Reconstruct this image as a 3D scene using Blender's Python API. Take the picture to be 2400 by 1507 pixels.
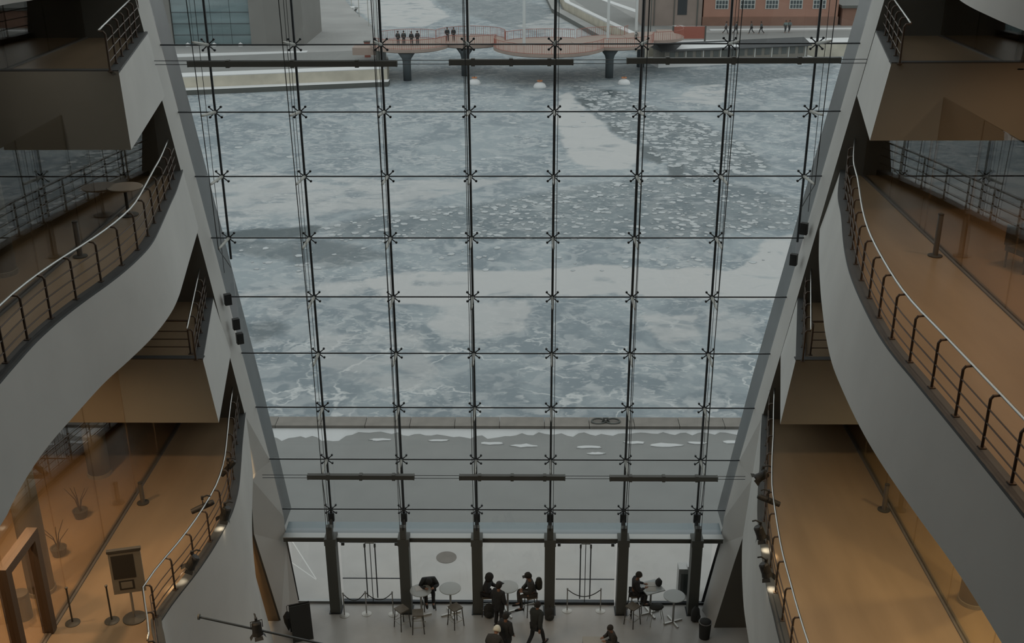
import bpy, bmesh, math, random
import numpy as np
from mathutils import Vector, Matrix, noise as mnoise

for o in list(bpy.data.objects): bpy.data.objects.remove(o, do_unlink=True)
scene = bpy.context.scene
C = scene.collection
random.seed(7)

# ------------------------------------------------------------------ camera
cam = bpy.data.cameras.new('camera'); cam_o = bpy.data.objects.new('camera', cam); C.objects.link(cam_o)
cam.sensor_fit = 'HORIZONTAL'; cam.sensor_width = 36.0; cam.lens = 36.0 * 2600 / 2400
cam.clip_start = 0.1; cam.clip_end = 1500
Rv = Vector((0.99988993, 0.01413126, -0.00452135)); Dv = Vector((0.00125420, -0.38414763, -0.92327083)); Wv = Vector((-0.01478385, 0.92316353, -0.38412307))
mw = Matrix((Rv, -Dv, -Wv)).transposed().to_4x4(); mw.translation = Vector((-0.71866, -31.24624, 23.40562))
cam_o.matrix_world = mw
scene.camera = cam_o

# ------------------------------------------------------------------ world: flat winter overcast
world = bpy.data.worlds.new('overcast'); scene.world = world; world.use_nodes = True
wn = world.node_tree; wn.nodes.clear()
wo = wn.nodes.new('ShaderNodeOutputWorld'); wb = wn.nodes.new('ShaderNodeBackground')
wb.inputs[0].default_value = (0.84, 0.865, 0.86, 1); wb.inputs[1].default_value = 1.0
wn.links.new(wb.outputs[0], wo.inputs[0])
scene.view_settings.view_transform = 'Standard'; scene.view_settings.look = 'None'
scene.view_settings.exposure = -0.12; scene.view_settings.gamma = 1.0; scene.view_settings.use_curve_mapping = False

scene.cycles.max_bounces = 7; scene.cycles.diffuse_bounces = 4; scene.cycles.glossy_bounces = 2; scene.cycles.transparent_max_bounces = 14

# ------------------------------------------------------------------ materials
def lin(h):
    r = [int(h[i:i+2], 16) / 255 for i in (0, 2, 4)]
    return tuple(c / 12.92 if c <= 0.04045 else ((c + 0.055) / 1.055) ** 2.4 for c in r)
def M(name, col, rough=0.6, metal=0.0, var=0.0, scale=3.0, bump=0.0, stretch=(1, 1, 1), spec=0.5, detail=4.0):
    m = bpy.data.materials.new(name); m.use_nodes = True
    nt = m.node_tree; b = nt.nodes['Principled BSDF']
    c = lin(col) if isinstance(col, str) else col
    b.inputs['Base Color'].default_value = (*c, 1); b.inputs['Roughness'].default_value = rough
    b.inputs['Metallic'].default_value = metal; b.inputs['Specular IOR Level'].default_value = spec
    if var or bump:
        tc = nt.nodes.new('ShaderNodeTexCoord'); mp = nt.nodes.new('ShaderNodeMapping'); mp.inputs['Scale'].default_value = stretch
        n = nt.nodes.new('ShaderNodeTexNoise'); n.inputs['Scale'].default_value = scale; n.inputs['Detail'].default_value = detail
        nt.links.new(tc.outputs['Object'], mp.inputs[0]); nt.links.new(mp.outputs[0], n.inputs['Vector'])
        if var:
            r = nt.nodes.new('ShaderNodeValToRGB')
            r.color_ramp.elements[0].position = 0.3; r.color_ramp.elements[1].position = 0.7
            r.color_ramp.elements[0].color = (*[x * (1 - var) for x in c], 1); r.color_ramp.elements[1].color = (*[min(1, x * (1 + var)) for x in c], 1)
            nt.links.new(n.outputs['Fac'], r.inputs[0]); nt.links.new(r.outputs[0], b.inputs['Base Color'])
        if bump:
            bp = nt.nodes.new('ShaderNodeBump'); bp.inputs['Strength'].default_value = bump; bp.inputs['Distance'].default_value = 0.02
            nt.links.new(n.outputs['Fac'], bp.inputs['Height']); nt.links.new(bp.outputs[0], b.inputs['Normal'])
    return m
def glass_mat(name, tint, ior=1.5, rough=0.0, gain=1.0):
    m = bpy.data.materials.new(name); m.use_nodes = True; nt = m.node_tree; nt.nodes.clear()
    out = nt.nodes.new('ShaderNodeOutputMaterial'); mix = nt.nodes.new('ShaderNodeMixShader')
    t = nt.nodes.new('ShaderNodeBsdfTransparent'); t.inputs[0].default_value = (*tint, 1)
    g = nt.nodes.new('ShaderNodeBsdfGlossy'); g.inputs['Roughness'].default_value = rough; g.inputs[0].default_value = (gain, gain, gain, 1)
    F0 = ((ior - 1) / (ior + 1)) ** 2
    geo = nt.nodes.new('ShaderNodeNewGeometry'); dot = nt.nodes.new('ShaderNodeVectorMath'); dot.operation = 'DOT_PRODUCT'
    nt.links.new(geo.outputs['Normal'], dot.inputs[0]); nt.links.new(geo.outputs['Incoming'], dot.inputs[1])
    def mt(op, x, y=None):
        n = nt.nodes.new('ShaderNodeMath'); n.operation = op
        for i, v in ((0, x), (1, y)):
            if v is None: continue
            if isinstance(v, float): n.inputs[i].default_value = v
            else: nt.links.new(v, n.inputs[i])
        return n.outputs[0]
    # Fresnel reflection of a thin sheet (Schlick), the same from both faces
    f = mt('ADD', mt('MULTIPLY', mt('POWER', mt('SUBTRACT', 1.0, mt('ABSOLUTE', dot.outputs['Value'])), 5.0), 1.0 - F0), F0)
    nt.links.new(f, mix.inputs[0]); nt.links.new(t.outputs[0], mix.inputs[1]); nt.links.new(g.outputs[0], mix.inputs[2])
    nt.links.new(mix.outputs[0], out.inputs[0])
    return m
def emis(name, col, s):
    m = bpy.data.materials.new(name); m.use_nodes = True; nt = m.node_tree; nt.nodes.clear()
    out = nt.nodes.new('ShaderNodeOutputMaterial'); e = nt.nodes.new('ShaderNodeEmission')
    e.inputs[0].default_value = (*col, 1); e.inputs[1].default_value = s
    nt.links.new(e.outputs[0], out.inputs[0]); return m

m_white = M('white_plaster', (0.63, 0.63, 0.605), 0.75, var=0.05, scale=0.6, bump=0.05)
m_coping = M('dark_coping', '4c4e4e', 0.55, 0.2, var=0.1, scale=2)
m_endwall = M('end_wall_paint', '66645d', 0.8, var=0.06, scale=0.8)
m_granite = M('black_granite', '5c5f60', 0.35, var=0.12, scale=1.2)
m_fascia = M('brown_fascia', '83827a', 0.7, var=0.06, scale=0.5)
m_soffit = M('soffit_paint', 'b8b5ae', 0.85)
m_wood = M('maple_floor', '8d7a62', 0.35, var=0.12, scale=1.0, stretch=(1.5, 0.25, 1), bump=0.03)
m_floor = M('grey_terrazzo', 'b4b4b1', 0.28, var=0.08, scale=1.3, bump=0.02)
m_shell = M('shell_paint', '8a8780', 0.85)
m_track = M('floor_track', '6c6862', 0.45, 0.3)
m_steel = M('dark_steel', '43474a', 0.45, 0.6)
m_steel2 = M('black_steel', '5c5e5a', 0.55, 0.2)
m_cable = M('cable_steel', '54585a', 0.4, 0.8)
m_rail = M('polished_steel', 'c4c4c0', 0.28, 1.0)
m_post = M('bronze_post', '5a4e44', 0.5, 0.4)
m_alu = M('brushed_aluminium', 'a8a9a7', 0.4, 0.7)
m_strut = M('light_strut', 'b5b5ae', 0.5, 0.3)
m_bar = M('lighting_bar_black', '555652', 0.6)
m_black = M('matt_black', '31312f', 0.6)
m_glass = glass_mat('facade_glass', (0.95, 0.97, 0.97), 1.3)
m_glass_d = glass_mat('door_glass', (0.96, 0.97, 0.97), 1.45)
m_part = glass_mat('partition_glass', (0.86, 0.84, 0.80), 1.7, 0.0, 0.95)
m_sky = glass_mat('fill_roof_glass', (0.95, 0.95, 0.94), 1.45)
m_ledge = M('glass_ledge', '7d8b90', 0.2, 0.0, spec=0.8)
m_lamp = emis('added_lamp_glow', (1.0, 0.78, 0.5), 14.0)
m_glow = emis('spot_bulb', (1.0, 0.85, 0.62), 22.0)

# ------------------------------------------------------------------ mesh helpers
class MB:
    def __init__(s): s.v = []; s.f = []; s.mi = []; s.cur = 0
    def vert(s, p): s.v.append(tuple(p)); return len(s.v) - 1
    def face(s, idx): s.f.append(tuple(idx)); s.mi.append(s.cur)
    def poly(s, pts): s.face([s.vert(p) for p in pts]); return s
    def box(s, x0, x1, y0, y1, z0, z1, M4=None):
        P = [Vector((x, y, z)) for x in (x0, x1) for y in (y0, y1) for z in (z0, z1)]
        if M4 is not None: P = [M4 @ p for p in P]
        i = [s.vert(p) for p in P]
        for q in ((0, 1, 3, 2), (4, 6, 7, 5), (0, 4, 5, 1), (2, 3, 7, 6), (0, 2, 6, 4), (1, 5, 7, 3)): s.face([i[k] for k in q])
        return s
    def tube(s, path, r, n=8, cap=True, closed=False):
        P = [Vector(p) for p in path]; N = len(P)
        rr = r if isinstance(r, (list, tuple)) else [r] * N
        rings = []; up = None
        for k in range(N):
            a = P[k - 1] if (k > 0 or closed) else P[k]; b = P[(k + 1) % N] if (k < N - 1 or closed) else P[k]
            t = (b - a)
            t = t.normalized() if t.length > 1e-9 else Vector((0, 0, 1))
            if up is None: up = Vector((0, 0, 1)) if abs(t.z) < 0.9 else Vector((1, 0, 0))
            u = t.cross(up)
            if u.length < 1e-4: u = t.cross(Vector((0, 1, 0)))
            u.normalize(); w = u.cross(t).normalized(); up = w
            rings.append([s.vert(P[k] + (u * math.cos(2 * math.pi * j / n) + w * math.sin(2 * math.pi * j / n)) * rr[k]) for j in range(n)])
        for k in range(N if closed else N - 1):
            A, B = rings[k], rings[(k + 1) % N]
            for j in range(n): s.face((A[j], A[(j + 1) % n], B[(j + 1) % n], B[j]))
        if cap and not closed: s.face(rings[0][::-1]); s.face(rings[-1])
        return s
    def lathe(s, prof, c=(0, 0, 0), n=20, M4=None):
        rings = []
        for r, z in prof:
            ring = []
            for j in range(n):
                p = Vector((c[0] + r * math.cos(2 * math.pi * j / n), c[1] + r * math.sin(2 * math.pi * j / n), c[2] + z))
                if M4 is not None: p = M4 @ p
                ring.append(s.vert(p))
            rings.append(ring)
        for A, B in zip(rings, rings[1:]):
            for j in range(n): s.face((A[j], A[(j + 1) % n], B[(j + 1) % n], B[j]))
        if prof[0][0] > 1e-6: s.face(rings[0][::-1])
        if prof[-1][0] > 1e-6: s.face(rings[-1])
        return s
    def build(s, name, mats, parent=None, smooth=False, loc=None):
        me = bpy.data.meshes.new(name); me.from_pydata(s.v, [], s.f)
        mats = mats if isinstance(mats, (list, tuple)) else [mats]
        for m in mats: me.materials.append(m)
        if len(mats) > 1: me.polygons.foreach_set('material_index', s.mi)
        bm = bmesh.new(); bm.from_mesh(me); bmesh.ops.recalc_face_normals(bm, faces=bm.faces); bm.to_mesh(me); bm.free()
        if smooth: me.polygons.foreach_set('use_smooth', [True] * len(me.polygons))
        me.update()
        return link(name, me, parent, loc)
def link(name, me, parent=None, loc=None):
    o = bpy.data.objects.new(name, me); C.objects.link(o)
    if parent is not None: o.parent = parent
    if loc is not None: o.location = loc
    return o
def tag(o, label=None, cat=None, group=None, kind=None):
    if label: o['label'] = label
    if cat: o['category'] = cat
    if group: o['group'] = group
    if kind: o['kind'] = kind
    return o
def empty(name, loc=(0, 0, 0), rz=0.0):
    o = bpy.data.objects.new(name, None); C.objects.link(o); o.location = loc; o.rotation_euler = (0, 0, rz); o.empty_display_size = 0.2
    return o
def thing(name, label, cat, loc=(0, 0, 0), rz=0.0, group=None): return tag(empty(name, loc, rz), label, cat, group)
def struct(o): o['kind'] = 'structure'; return o
def copy_tree(o, parent=None):
    c = o.copy(); C.objects.link(c); c.parent = parent
    for ch in list(o.children): copy_tree(ch, c)
    return c
def smooth_curve(pts, step=0.25):
    P = [Vector((p[0], p[1], 0)) for p in pts]; out = []
    for k in range(len(P) - 1):
        p0 = P[max(0, k - 1)]; p1 = P[k]; p2 = P[k + 1]; p3 = P[min(len(P) - 1, k + 2)]
        n = max(1, int((p2 - p1).length / step))
        for i in range(n):
            t = i / n
            out.append(0.5 * ((2 * p1) + (p2 - p0) * t + (2 * p0 - 5 * p1 + 4 * p2 - p3) * t * t + (3 * p1 - p0 - 3 * p2 + p3) * t ** 3))
    out.append(P[-1]); return out
def resample(P, n):
    d = [0]
    for a, b in zip(P, P[1:]): d.append(d[-1] + (b - a).length)
    out = []; k = 0
    for i in range(n):
        t = d[-1] * i / (n - 1)
        while k < len(d) - 2 and d[k + 1] < t: k += 1
        f = (t - d[k]) / max(1e-9, d[k + 1] - d[k]); out.append(P[k].lerp(P[k + 1], min(1, f)))
    return out
def length(P): return sum((b - a).length for a, b in zip(P, P[1:]))
def offset(P, dist, side):
    out = []
    for k in range(len(P)):
        a = P[max(0, k - 1)]; b = P[min(len(P) - 1, k + 1)]; t = (b - a).normalized()
        n = Vector((t.y, -t.x, 0))
        if n.x * side < 0: n = -n
        out.append(P[k] + n * dist)
    return out
def interp(tab, z):
    for (z0, x0), (z1, x1) in zip(tab, tab[1:]):
        if z <= z1: return x0 + (x1 - x0) * (z - z0) / (z1 - z0)
    return tab[-1][1]

# ------------------------------------------------------------------ building shell
o = struct(MB().box(-26, 26, -40, 0.02, -0.3, 0.0).build('floor', m_floor)); tag(o, 'grey polished terrazzo floor of the atrium', 'floor')
SKX0, SKX1 = -8.5, 6.1
o = struct(MB().box(-26.3, SKX0, -40, 1.0, 26.0, 26.3).build('ceiling', m_soffit)); tag(o, 'high painted ceiling above the atrium', 'ceiling')
MB().box(SKX1, 26.3, -40, 1.0, 26.0, 26.3).build('ceiling_panel', m_soffit, o)
MB().box(SKX0, SKX1, -1.0, 1.0, 26.0, 26.3).build('ceiling_panel', m_soffit, o)
MB().box(SKX0, SKX1, -40, -14.8, 26.0, 26.3).build('ceiling_panel', m_soffit, o)
sk = struct(tag(empty('window_8', (SKX0, -14.8, 26.1)), 'unseen glass roof added over the atrium for fill daylight', 'window'))  # roof glazing out of view, added to bring more daylight into the atrium
for i in range(5):
    MB().box(0.0, SKX1 - SKX0, i * 2.75 + 0.04, i * 2.75 + 2.71, 0, 0.03).build('fill_roof_pane', m_sky, sk)
    MB().box(0.0, SKX1 - SKX0, i * 2.75 - 0.04, i * 2.75 + 0.04, -0.1, 0.1).build('fill_roof_bar', m_steel, sk)
o = struct(MB().box(-26.3, 26.3, -40.3, -40, -0.3, 26.3).build('wall_back', m_shell)); tag(o, 'plain wall behind the viewer', 'wall')

LG = [(0, -8.53), (2.4, -8.79), (3.7, -8.79), (26, -11.97)]; LI = [(0, -8.97), (3.4, -9.55), (5.5, -9.48), (7.85, -9.42), (26, -11.97)]
RG = [(0, 5.15), (2.42, 5.66), (3.77, 5.72), (26, 9.68)]; RI = [(0, 5.41), (3.3, 6.16), (7.6, 6.41), (26, 9.68)]
def end_wall(name, G, I, sgn, label):
    b = MB(); out = sgn * 26.2
    zs = [2.4, 3.4, 5.5, 7.7, 12, 17, 22, 26]
    y0 = -1.0
    gz = [Vector((interp(G, z), 0, z)) for z in zs]; iz = [Vector((interp(I, z), y0, z)) for z in zs]
    b.cur = 0
    for k in range(len(zs) - 1): b.poly([gz[k], iz[k], iz[k + 1], gz[k + 1]])
    gf = Vector((G[0][1], -0.12 if sgn < 0 else -0.33, 0)); jf = Vector((I[0][1], -1.0 if sgn < 0 else -1.26, 0))
    mid = Vector((-8.77, -0.45, 0)) if sgn < 0 else jf
    b.poly([gz[0], mid, jf, iz[0]] if sgn < 0 else [gz[0], jf, iz[0]])
    b.poly([gz[0], gf, mid])
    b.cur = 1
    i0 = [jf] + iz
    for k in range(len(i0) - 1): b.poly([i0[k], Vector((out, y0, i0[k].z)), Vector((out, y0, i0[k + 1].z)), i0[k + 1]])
    b.cur = 2
    zr = [3.05, 8, 14, 20, 26]
    for za, zb in zip(zr, zr[1:]):
        b.poly([(interp(G, za), 0, za), (interp(G, za), 1.1, za), (interp(G, zb), 1.1, zb), (interp(G, zb), 0, zb)])
        b.poly([(interp(G, za), 1.1, za), (out, 1.1, za), (out, 1.1, zb), (interp(G, zb), 1.1, zb)])
    b.poly([(interp(G, 3.05), 0, 3.05), (interp(G, 3.05), 1.1, 3.05), (out, 1.1, 3.05), (out, 0, 3.05)])
    b.poly([(gf.x, 0.0, 0), (out, 0.0, 0), (out, 0.0, 3.05), (interp(G, 3.05), 0.0, 3.05)])
    w = struct(b.build(name, [m_white, m_endwall, m_granite])); tag(w, label, 'wall')
    MB().box(out - 0.15, out + 0.15, -40, 0, -0.3, 26).build('outer_wall', m_shell, w)
    return w
wall_l = end_wall('wall_left', LG, LI, -1, 'leaning white atrium wall on the left with stacked parapets')
MB().box(-10.3, -10.2, -3.6, -1.02, 0, 7.5).build('added_warm_panel', m_wood, wall_l)  # panels added so the narrow doorway reads as warmly lit
MB().poly([(-10.2, -1.03, 0), (-9.02, -1.03, 0), (-9.6, -1.03, 3.35), (-10.2, -1.03, 3.35)]).build('added_warm_panel', m_wood, wall_l)
wall_r = end_wall('wall_right', RG, RI, 1, 'leaning white atrium wall on the right with stacked parapets')

# ------------------------------------------------------------------ gallery levels (plan curves of each parapet)
RB_t = [(7.98, -0.9), (7.28, -3.36), (6.91, -5.1), (6.49, -6.9), (6.27, -7.9), (6.06, -9.0), (5.9, -10.1), (5.75, -11.5), (5.67, -12.6), (5.66, -13.5), (5.7, -14.5), (5.75, -16), (5.79, -17.3), (5.82, -18.5), (5.85, -21), (5.9, -27)]
RB_b = [(7.58, -0.9), (6.98, -3.3), (6.42, -5.8), (6.08, -7.45), (5.85, -8.64), (5.62, -10.1), (5.52, -11.2), (5.44, -12.6), (5.42, -13.7), (5.45, -14.8), (5.52, -16.0), (5.61, -17.2), (5.64, -18.4), (5.64, -21), (5.65, -27)]
LB_t = [(-10.45, -0.9), (-10.04, -2.9), (-9.8, -4.3), (-9.46, -6.26), (-9.31, -7.27), (-9.27, -8.1), (-9.3, -9.1), (-9.39, -10.0), (-9.52, -10.9), (-9.62, -11.9), (-9.65, -12.9), (-9.61, -13.75), (-9.55, -14.65), (-9.4, -16.5), (-9.2, -20), (-9.2, -27)]
LB_b = [(-10.2, -0.9), (-9.63, -3.95), (-9.39, -5.22), (-9.18, -6.39), (-9.06, -7.47), (-9.05, -8.77), (-9.16, -10.0), (-9.3, -11.1), (-9.36, -12.5), (-9.39, -13.7), (-9.32, -14.8), (-9.2, -15.7), (-9.1, -16.4), (-8.95, -20), (-8.95, -27)]
RA_t = [(8.5, -0.9), (7.33, -6.2)]; RA_b = [(8.2, -0.9), (7.06, -6.2)]
LA_t = [(-10.95, -0.9), (-9.64, -7.0)]; LA_b = [(-10.71, -0.9), (-9.6, -7.0)]
RC_t = [(7.15, -0.9), (6.1, -5.4)]; RC_b = [(6.82, -0.9), (5.87, -5.4)]
LC_t = [(-10.0, -0.9), (-9.09, -5.4)]; LC_b = [(-9.67, -0.9), (-8.87, -5.4)]
RD_t = [(6.43, -0.9), (6.12, -2.3), (5.77, -3.97), (5.57, -4.83), (5.33, -5.96), (5.19, -6.7), (5.06, -7.66), (4.88, -9.2), (4.82, -10), (4.78, -10.8), (4.74, -11.5), (4.7, -13), (4.7, -16), (4.75, -27)]
RD_b = [(6.17, -0.9), (5.97, -1.9), (5.75, -3.2), (5.54, -4.7), (5.42, -6.1), (5.3, -7.5), (5.15, -9.2), (5.08, -10), (5.03, -10.8), (5.0, -11.5), (4.95, -13), (4.9, -16), (4.9, -27)]
LD_t = [(-9.42, -0.9), (-9.1, -2.6), (-8.81, -4.02), (-8.59, -5.13), (-8.5, -5.75), (-8.43, -6.59), (-8.45, -7.48), (-8.52, -8.39), (-8.64, -9.28), (-8.76, -9.9), (-8.87, -10.53), (-8.92, -11.0), (-8.6, -11.75), (-8.2, -13), (-8.0, -16), (-8, -27)]
LD_b = [(-9.3, -0.9), (-8.93, -2.2), (-8.5, -4.0), (-8.2, -5.1), (-8.1, -5.75), (-8.0, -6.6), (-8.0, -7.5), (-8.05, -8.4), (-8.15, -9.3), (-8.25, -9.9), (-8.35, -10.5), (-8.4, -11.0), (-8.1, -11.75), (-7.8, -13), (-7.6, -16), (-7.6, -27)]
RZ_b = [(9.0, -0.9), (7.9, -6), (6.6, -11), (6.13, -13.03), (5.92, -14.6), (5.8, -16.2), (5.75, -19), (5.75, -27)]
LZ_b = [(-11.4, -0.9), (-10.2, -6), (-9.2, -10.5), (-8.9, -12.2), (-9.15, -13.1), (-9.3, -16), (-9.3, -27)]
RZ_t = [(x + .25, y) for x, y in RZ_b]; LZ_t = [(x - .25, y) for x, y in LZ_b]
ZT = dict(A=19.15, B=15.35, C=11.53, D=7.7, Z=23.0); ZB = dict(A=17.46, B=13.67, C=9.75, D=3.3, Z=21.3)

def gallery(side, lev, top, bot, wall, hole=None):
    zt, zb = ZT[lev], ZB[lev]
    s = 1 if side == 'R' else -1
    st = smooth_curve(top); n = len(st) if len(top) > 3 else max(8, int(length(st) / 0.5))
    n = max(n, 10)
    T = resample(st, n); B = resample(smooth_curve(bot), n)
    zlow = 0.0 if (side == 'L' and lev == 'D') else zb
    th = 0.24
    To = offset(T, th, s)
    if lev in 'AC': To = [Vector((v.x, max(v.y, T[-1].y + 0.02), 0)) for v in To]
    # parapet face: white, its rows follow the lean of the wall
    b = MB()
    zz = [zt, 6.6, 5.5, 4.4, 3.4, 2.4, 1.2, 0.0] if zlow == 0.0 else [zt, (zt + zb) / 2, zb]
    rows = len(zz) - 1
    def recess(y, z):
        if zlow > 0: return 0.0
        g = min(1.0, max(0.0, (y + 5.6) / 3.4)); g = g * g * (3 - 2 * g)
        return -0.36 * g * (max(0.0, (5.6 - z) / 2.2) if z > 3.4 else z / 3.4)
    def wp(k, z):
        f = (zt - z) / (zt - zlow); y = T[k].y + (B[k].y - T[k].y) * f
        return (T[k].x + (B[k].x - T[k].x) * f + recess(y, z), y, z)
    V = [[b.vert(wp(k, z)) for k in range(n)] for z in zz]
    for r in range(rows):
        for k in range(n - 1):
            if hole:
                yc = (T[k].y + T[k + 1].y) / 2; zc = (zz[r] + zz[r + 1]) / 2
                if yc > hole[0] and zc < hole[1]: continue
            b.face((V[r][k], V[r][k + 1], V[r + 1][k + 1], V[r + 1][k]))
    p = b.build('parapet', m_white, wall, smooth=True)
    # coping along the top
    c = MB(); q = [[c.vert((P.x, P.y, z)) for P in L] for L, z in ((T, zt), (T, zt + 0.05), (To, zt + 0.05), (To, zt - 0.1))]
    for r in range(3):
        for k in range(n - 1): c.face((q[r][k], q[r][k + 1], q[r + 1][k + 1], q[r + 1][k]))
    c.build('coping', m_coping, wall)
    # deck floor and soffit
    X = s * 26.0
    def sheet(P, z, name, m, par):
        e = MB()
        A = [e.vert((v.x, v.y, z)) for v in P]; D = [e.vert((X, v.y, z)) for v in P]
        for k in range(len(P) - 1): e.face((A[k], A[k + 1], D[k + 1], D[k]))
        return e.build(name, m, par)
    d = struct(sheet(To, zt - 0.1, 'floor', m_wood, None))
    tag(d, 'warm wooden gallery floor of the %s, %s side' % (dict(A='top level', B='upper wavy level', C='middle level', D='lower wavy level', Z='level over the viewer')[lev], dict(L='left', R='right')[side]), 'floor')
    if zlow > 0: sheet(B, zb, 'soffit', m_soffit, d)
    if lev in 'AC':
        f = MB().poly([(T[-1].x, T[-1].y, zt + 0.05), (X, T[-1].y, zt + 0.05), (X, B[-1].y, zb), (B[-1].x, B[-1].y, zb)])
        f.build('fascia', m_fascia, wall)
        MB().box(min(T[-1].x, X), max(T[-1].x, X), T[-1].y, T[-1].y + 0.2, zt + 0.05, zt + 0.075).build('fascia_coping', m_coping, wall)
    return T
CUR = {}
CUR['RA'] = gallery('R', 'A', RA_t, RA_b, wall_r); CUR['LA'] = gallery('L', 'A', LA_t, LA_b, wall_l)
CUR['RB'] = gallery('R', 'B', RB_t, RB_b, wall_r); CUR['LB'] = gallery('L', 'B', LB_t, LB_b, wall_l)
CUR['RC'] = gallery('R', 'C', RC_t, RC_b, wall_r); CUR['LC'] = gallery('L', 'C', LC_t, LC_b, wall_l)
CUR['RD'] = gallery('R', 'D', RD_t, RD_b, wall_r); CUR['LD'] = gallery('L', 'D', LD_t, LD_b, wall_l, hole=(-2.2, 3.4))
gallery('R', 'Z', RZ_t, RZ_b, wall_r); gallery('L', 'Z', LZ_t, LZ_b, wall_l)

# glazed partitions at the back of the galleries
def partition(n, x, z0, z1, y0, y1, label, step=2.4, posts=()):
    e = struct(tag(empty('window_%d' % n, (x, y0, z0)), label, 'window'))
    k = 0; y = y0
    while y > y1 + 0.1:
        ya = max(y - step, y1)
        MB().box(-0.02, 0.02, ya - y0 + 0.012, y - y0 - 0.012, 0.03, z1 - z0).build('pane', m_part, e); y = ya
    MB().box(-0.07, 0.07, y1 - y0, 0, 0, 0.03).build('floor_track', m_track, e)
    for py in posts: MB().tube([(-0.0, py - y0, 0.03), (0, py - y0, 1.1)], 0.06, 10).build('post', m_steel, e)
    return e
def two_part(n, x, z0, zl, zh, yc, label):
    e = partition(n, x, z0, zl, -1.05, yc, label)
    y = yc
    while y > -26:
        MB().box(-0.02, 0.02, y - 2.4 + 1.05 + 0.012, y + 1.05 - 0.012, 0.03, zh - z0).build('pane', m_part, e); y -= 2.4
    MB().box(-0.07, 0.07, -25, yc + 1.05, 0, 0.03).build('floor_track', m_track, e)
    return e
two_part(2, -11.05, 15.25, 17.45, 18.25, -7.0, 'dark reflecting glass partition behind the upper left gallery')
two_part(3, 8.6, 15.25, 17.45, 18.45, -6.2, 'dark reflecting glass partition behind the upper right gallery')
two_part(4, -11.35, 7.6, 9.74, 13.66, -5.4, 'glass partition behind the lower left gallery')
two_part(5, 8.85, 7.6, 9.74, 13.66, -5.4, 'glass partition behind the lower right gallery')
partition(6, -12.6, 19.05, 25.9, -1.05, -7.0, 'dark glass partition on the topmost left landing')
partition(7, 10.2, 19.05, 25.9, -1.05, -6.2, 'dark glass partition on the topmost right landing')
# ------------------------------------------------------------------ gallery railings
POST = {}
def railing(P, zt, s, label, y_end=None, hook=0.13, step=1.0, end_turn=None):
    if y_end is not None: P = [p for p in P if p.y > y_end]
    L = length(P); n = max(3, int(round(L / step)) + 1)
    r = thing('balcony_railing', label, 'railing', (P[0].x, P[0].y, zt)); o0 = Vector((P[0].x, P[0].y, 0))
    base = offset(P, 0.17, s); top = offset(P, 0.17 + hook, s)
    pts = resample(P, n); bpts = resample(base, n)
    if 'post' not in POST:
        b = MB(); b.tube([(0, 0, 0), (0, 0, 0.8), (0.035, 0, 0.85), (0.13, 0, 0.86)], 0.024, 8)
        b.box(-0.05, 0.05, -0.05, 0.05, 0, 0.015)
        POST['post'] = b
    me = None
    for k in range(n):
        a = pts[max(0, k - 1)]; c = pts[min(n - 1, k + 1)]; t = (c - a).normalized(); nn = Vector((t.y, -t.x, 0))
        if nn.x * s < 0: nn = -nn
        if me is None: p = POST['post'].build('post', m_post, r); me = p.data
        else: p = link('post', me, r)
        p.location = bpts[k] - o0 + Vector((0, 0, 0.05)); p.rotation_euler = (0, 0, math.atan2(nn.y, nn.x))
    for z in (0.2, 0.42, 0.64):
        MB().tube([v - o0 + Vector((0, 0, z + 0.05)) for v in base[::2] + [base[-1]]], 0.014, 6).build('rail_bar', m_post, r)
    tp = top[::2] + [top[-1]]
    MB().tube([v - o0 + Vector((0, 0, 0.93)) for v in tp], 0.024, 10).build('handrail', m_rail, r, smooth=True)
    return r
railing(CUR['RB'], ZT['B'], 1, 'long curving steel railing on the upper right gallery', -24)
railing(CUR['LB'], ZT['B'], -1, 'long curving steel railing on the upper left gallery', -20)
railing(CUR['RD'], ZT['D'], 1, 'lower right gallery railing carrying black spotlights', -16)
railing(CUR['LD'], ZT['D'], -1, 'lower left gallery railing carrying black spotlights', -13)
railing(CUR['RA'], ZT['A'], 1, 'short straight railing on the topmost right landing', None)
railing(CUR['LA'], ZT['A'], -1, 'short straight railing on the topmost left landing', None)
railing(CUR['RC'], ZT['C'], 1, 'short straight railing on the middle right landing', None)
railing(CUR['LC'], ZT['C'], -1, 'short straight railing on the middle left landing', None)
def cross_railing(x0, x1, y, zt, label):
    r = thing('balcony_railing', label, 'railing', (x0, y, zt)); w = x1 - x0; n = max(2, int(abs(w) / 1.2) + 1); me = None
    for k in range(n):
        if me is None: p = POST['post'].build('post', m_post, r); me = p.data
        else: p = link('post', me, r)
        p.location = (w * k / (n - 1), 0.1, 0.05); p.rotation_euler = (0, 0, math.pi / 2)
    for z in (0.25, 0.47, 0.69): MB().tube([(0, 0.1, z), (w, 0.1, z)], 0.014, 6).build('rail_bar', m_post, r)
    MB().tube([(0, 0.23, 0.93), (w, 0.23, 0.93)], 0.03, 8).build('handrail', m_post, r)
cross_railing(-9.5, -11.3, -5.15, ZT['C'], 'railing across the end of the middle left landing')
cross_railing(6.55, 8.8, -5.15, ZT['C'], 'railing across the end of the middle right landing')

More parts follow.
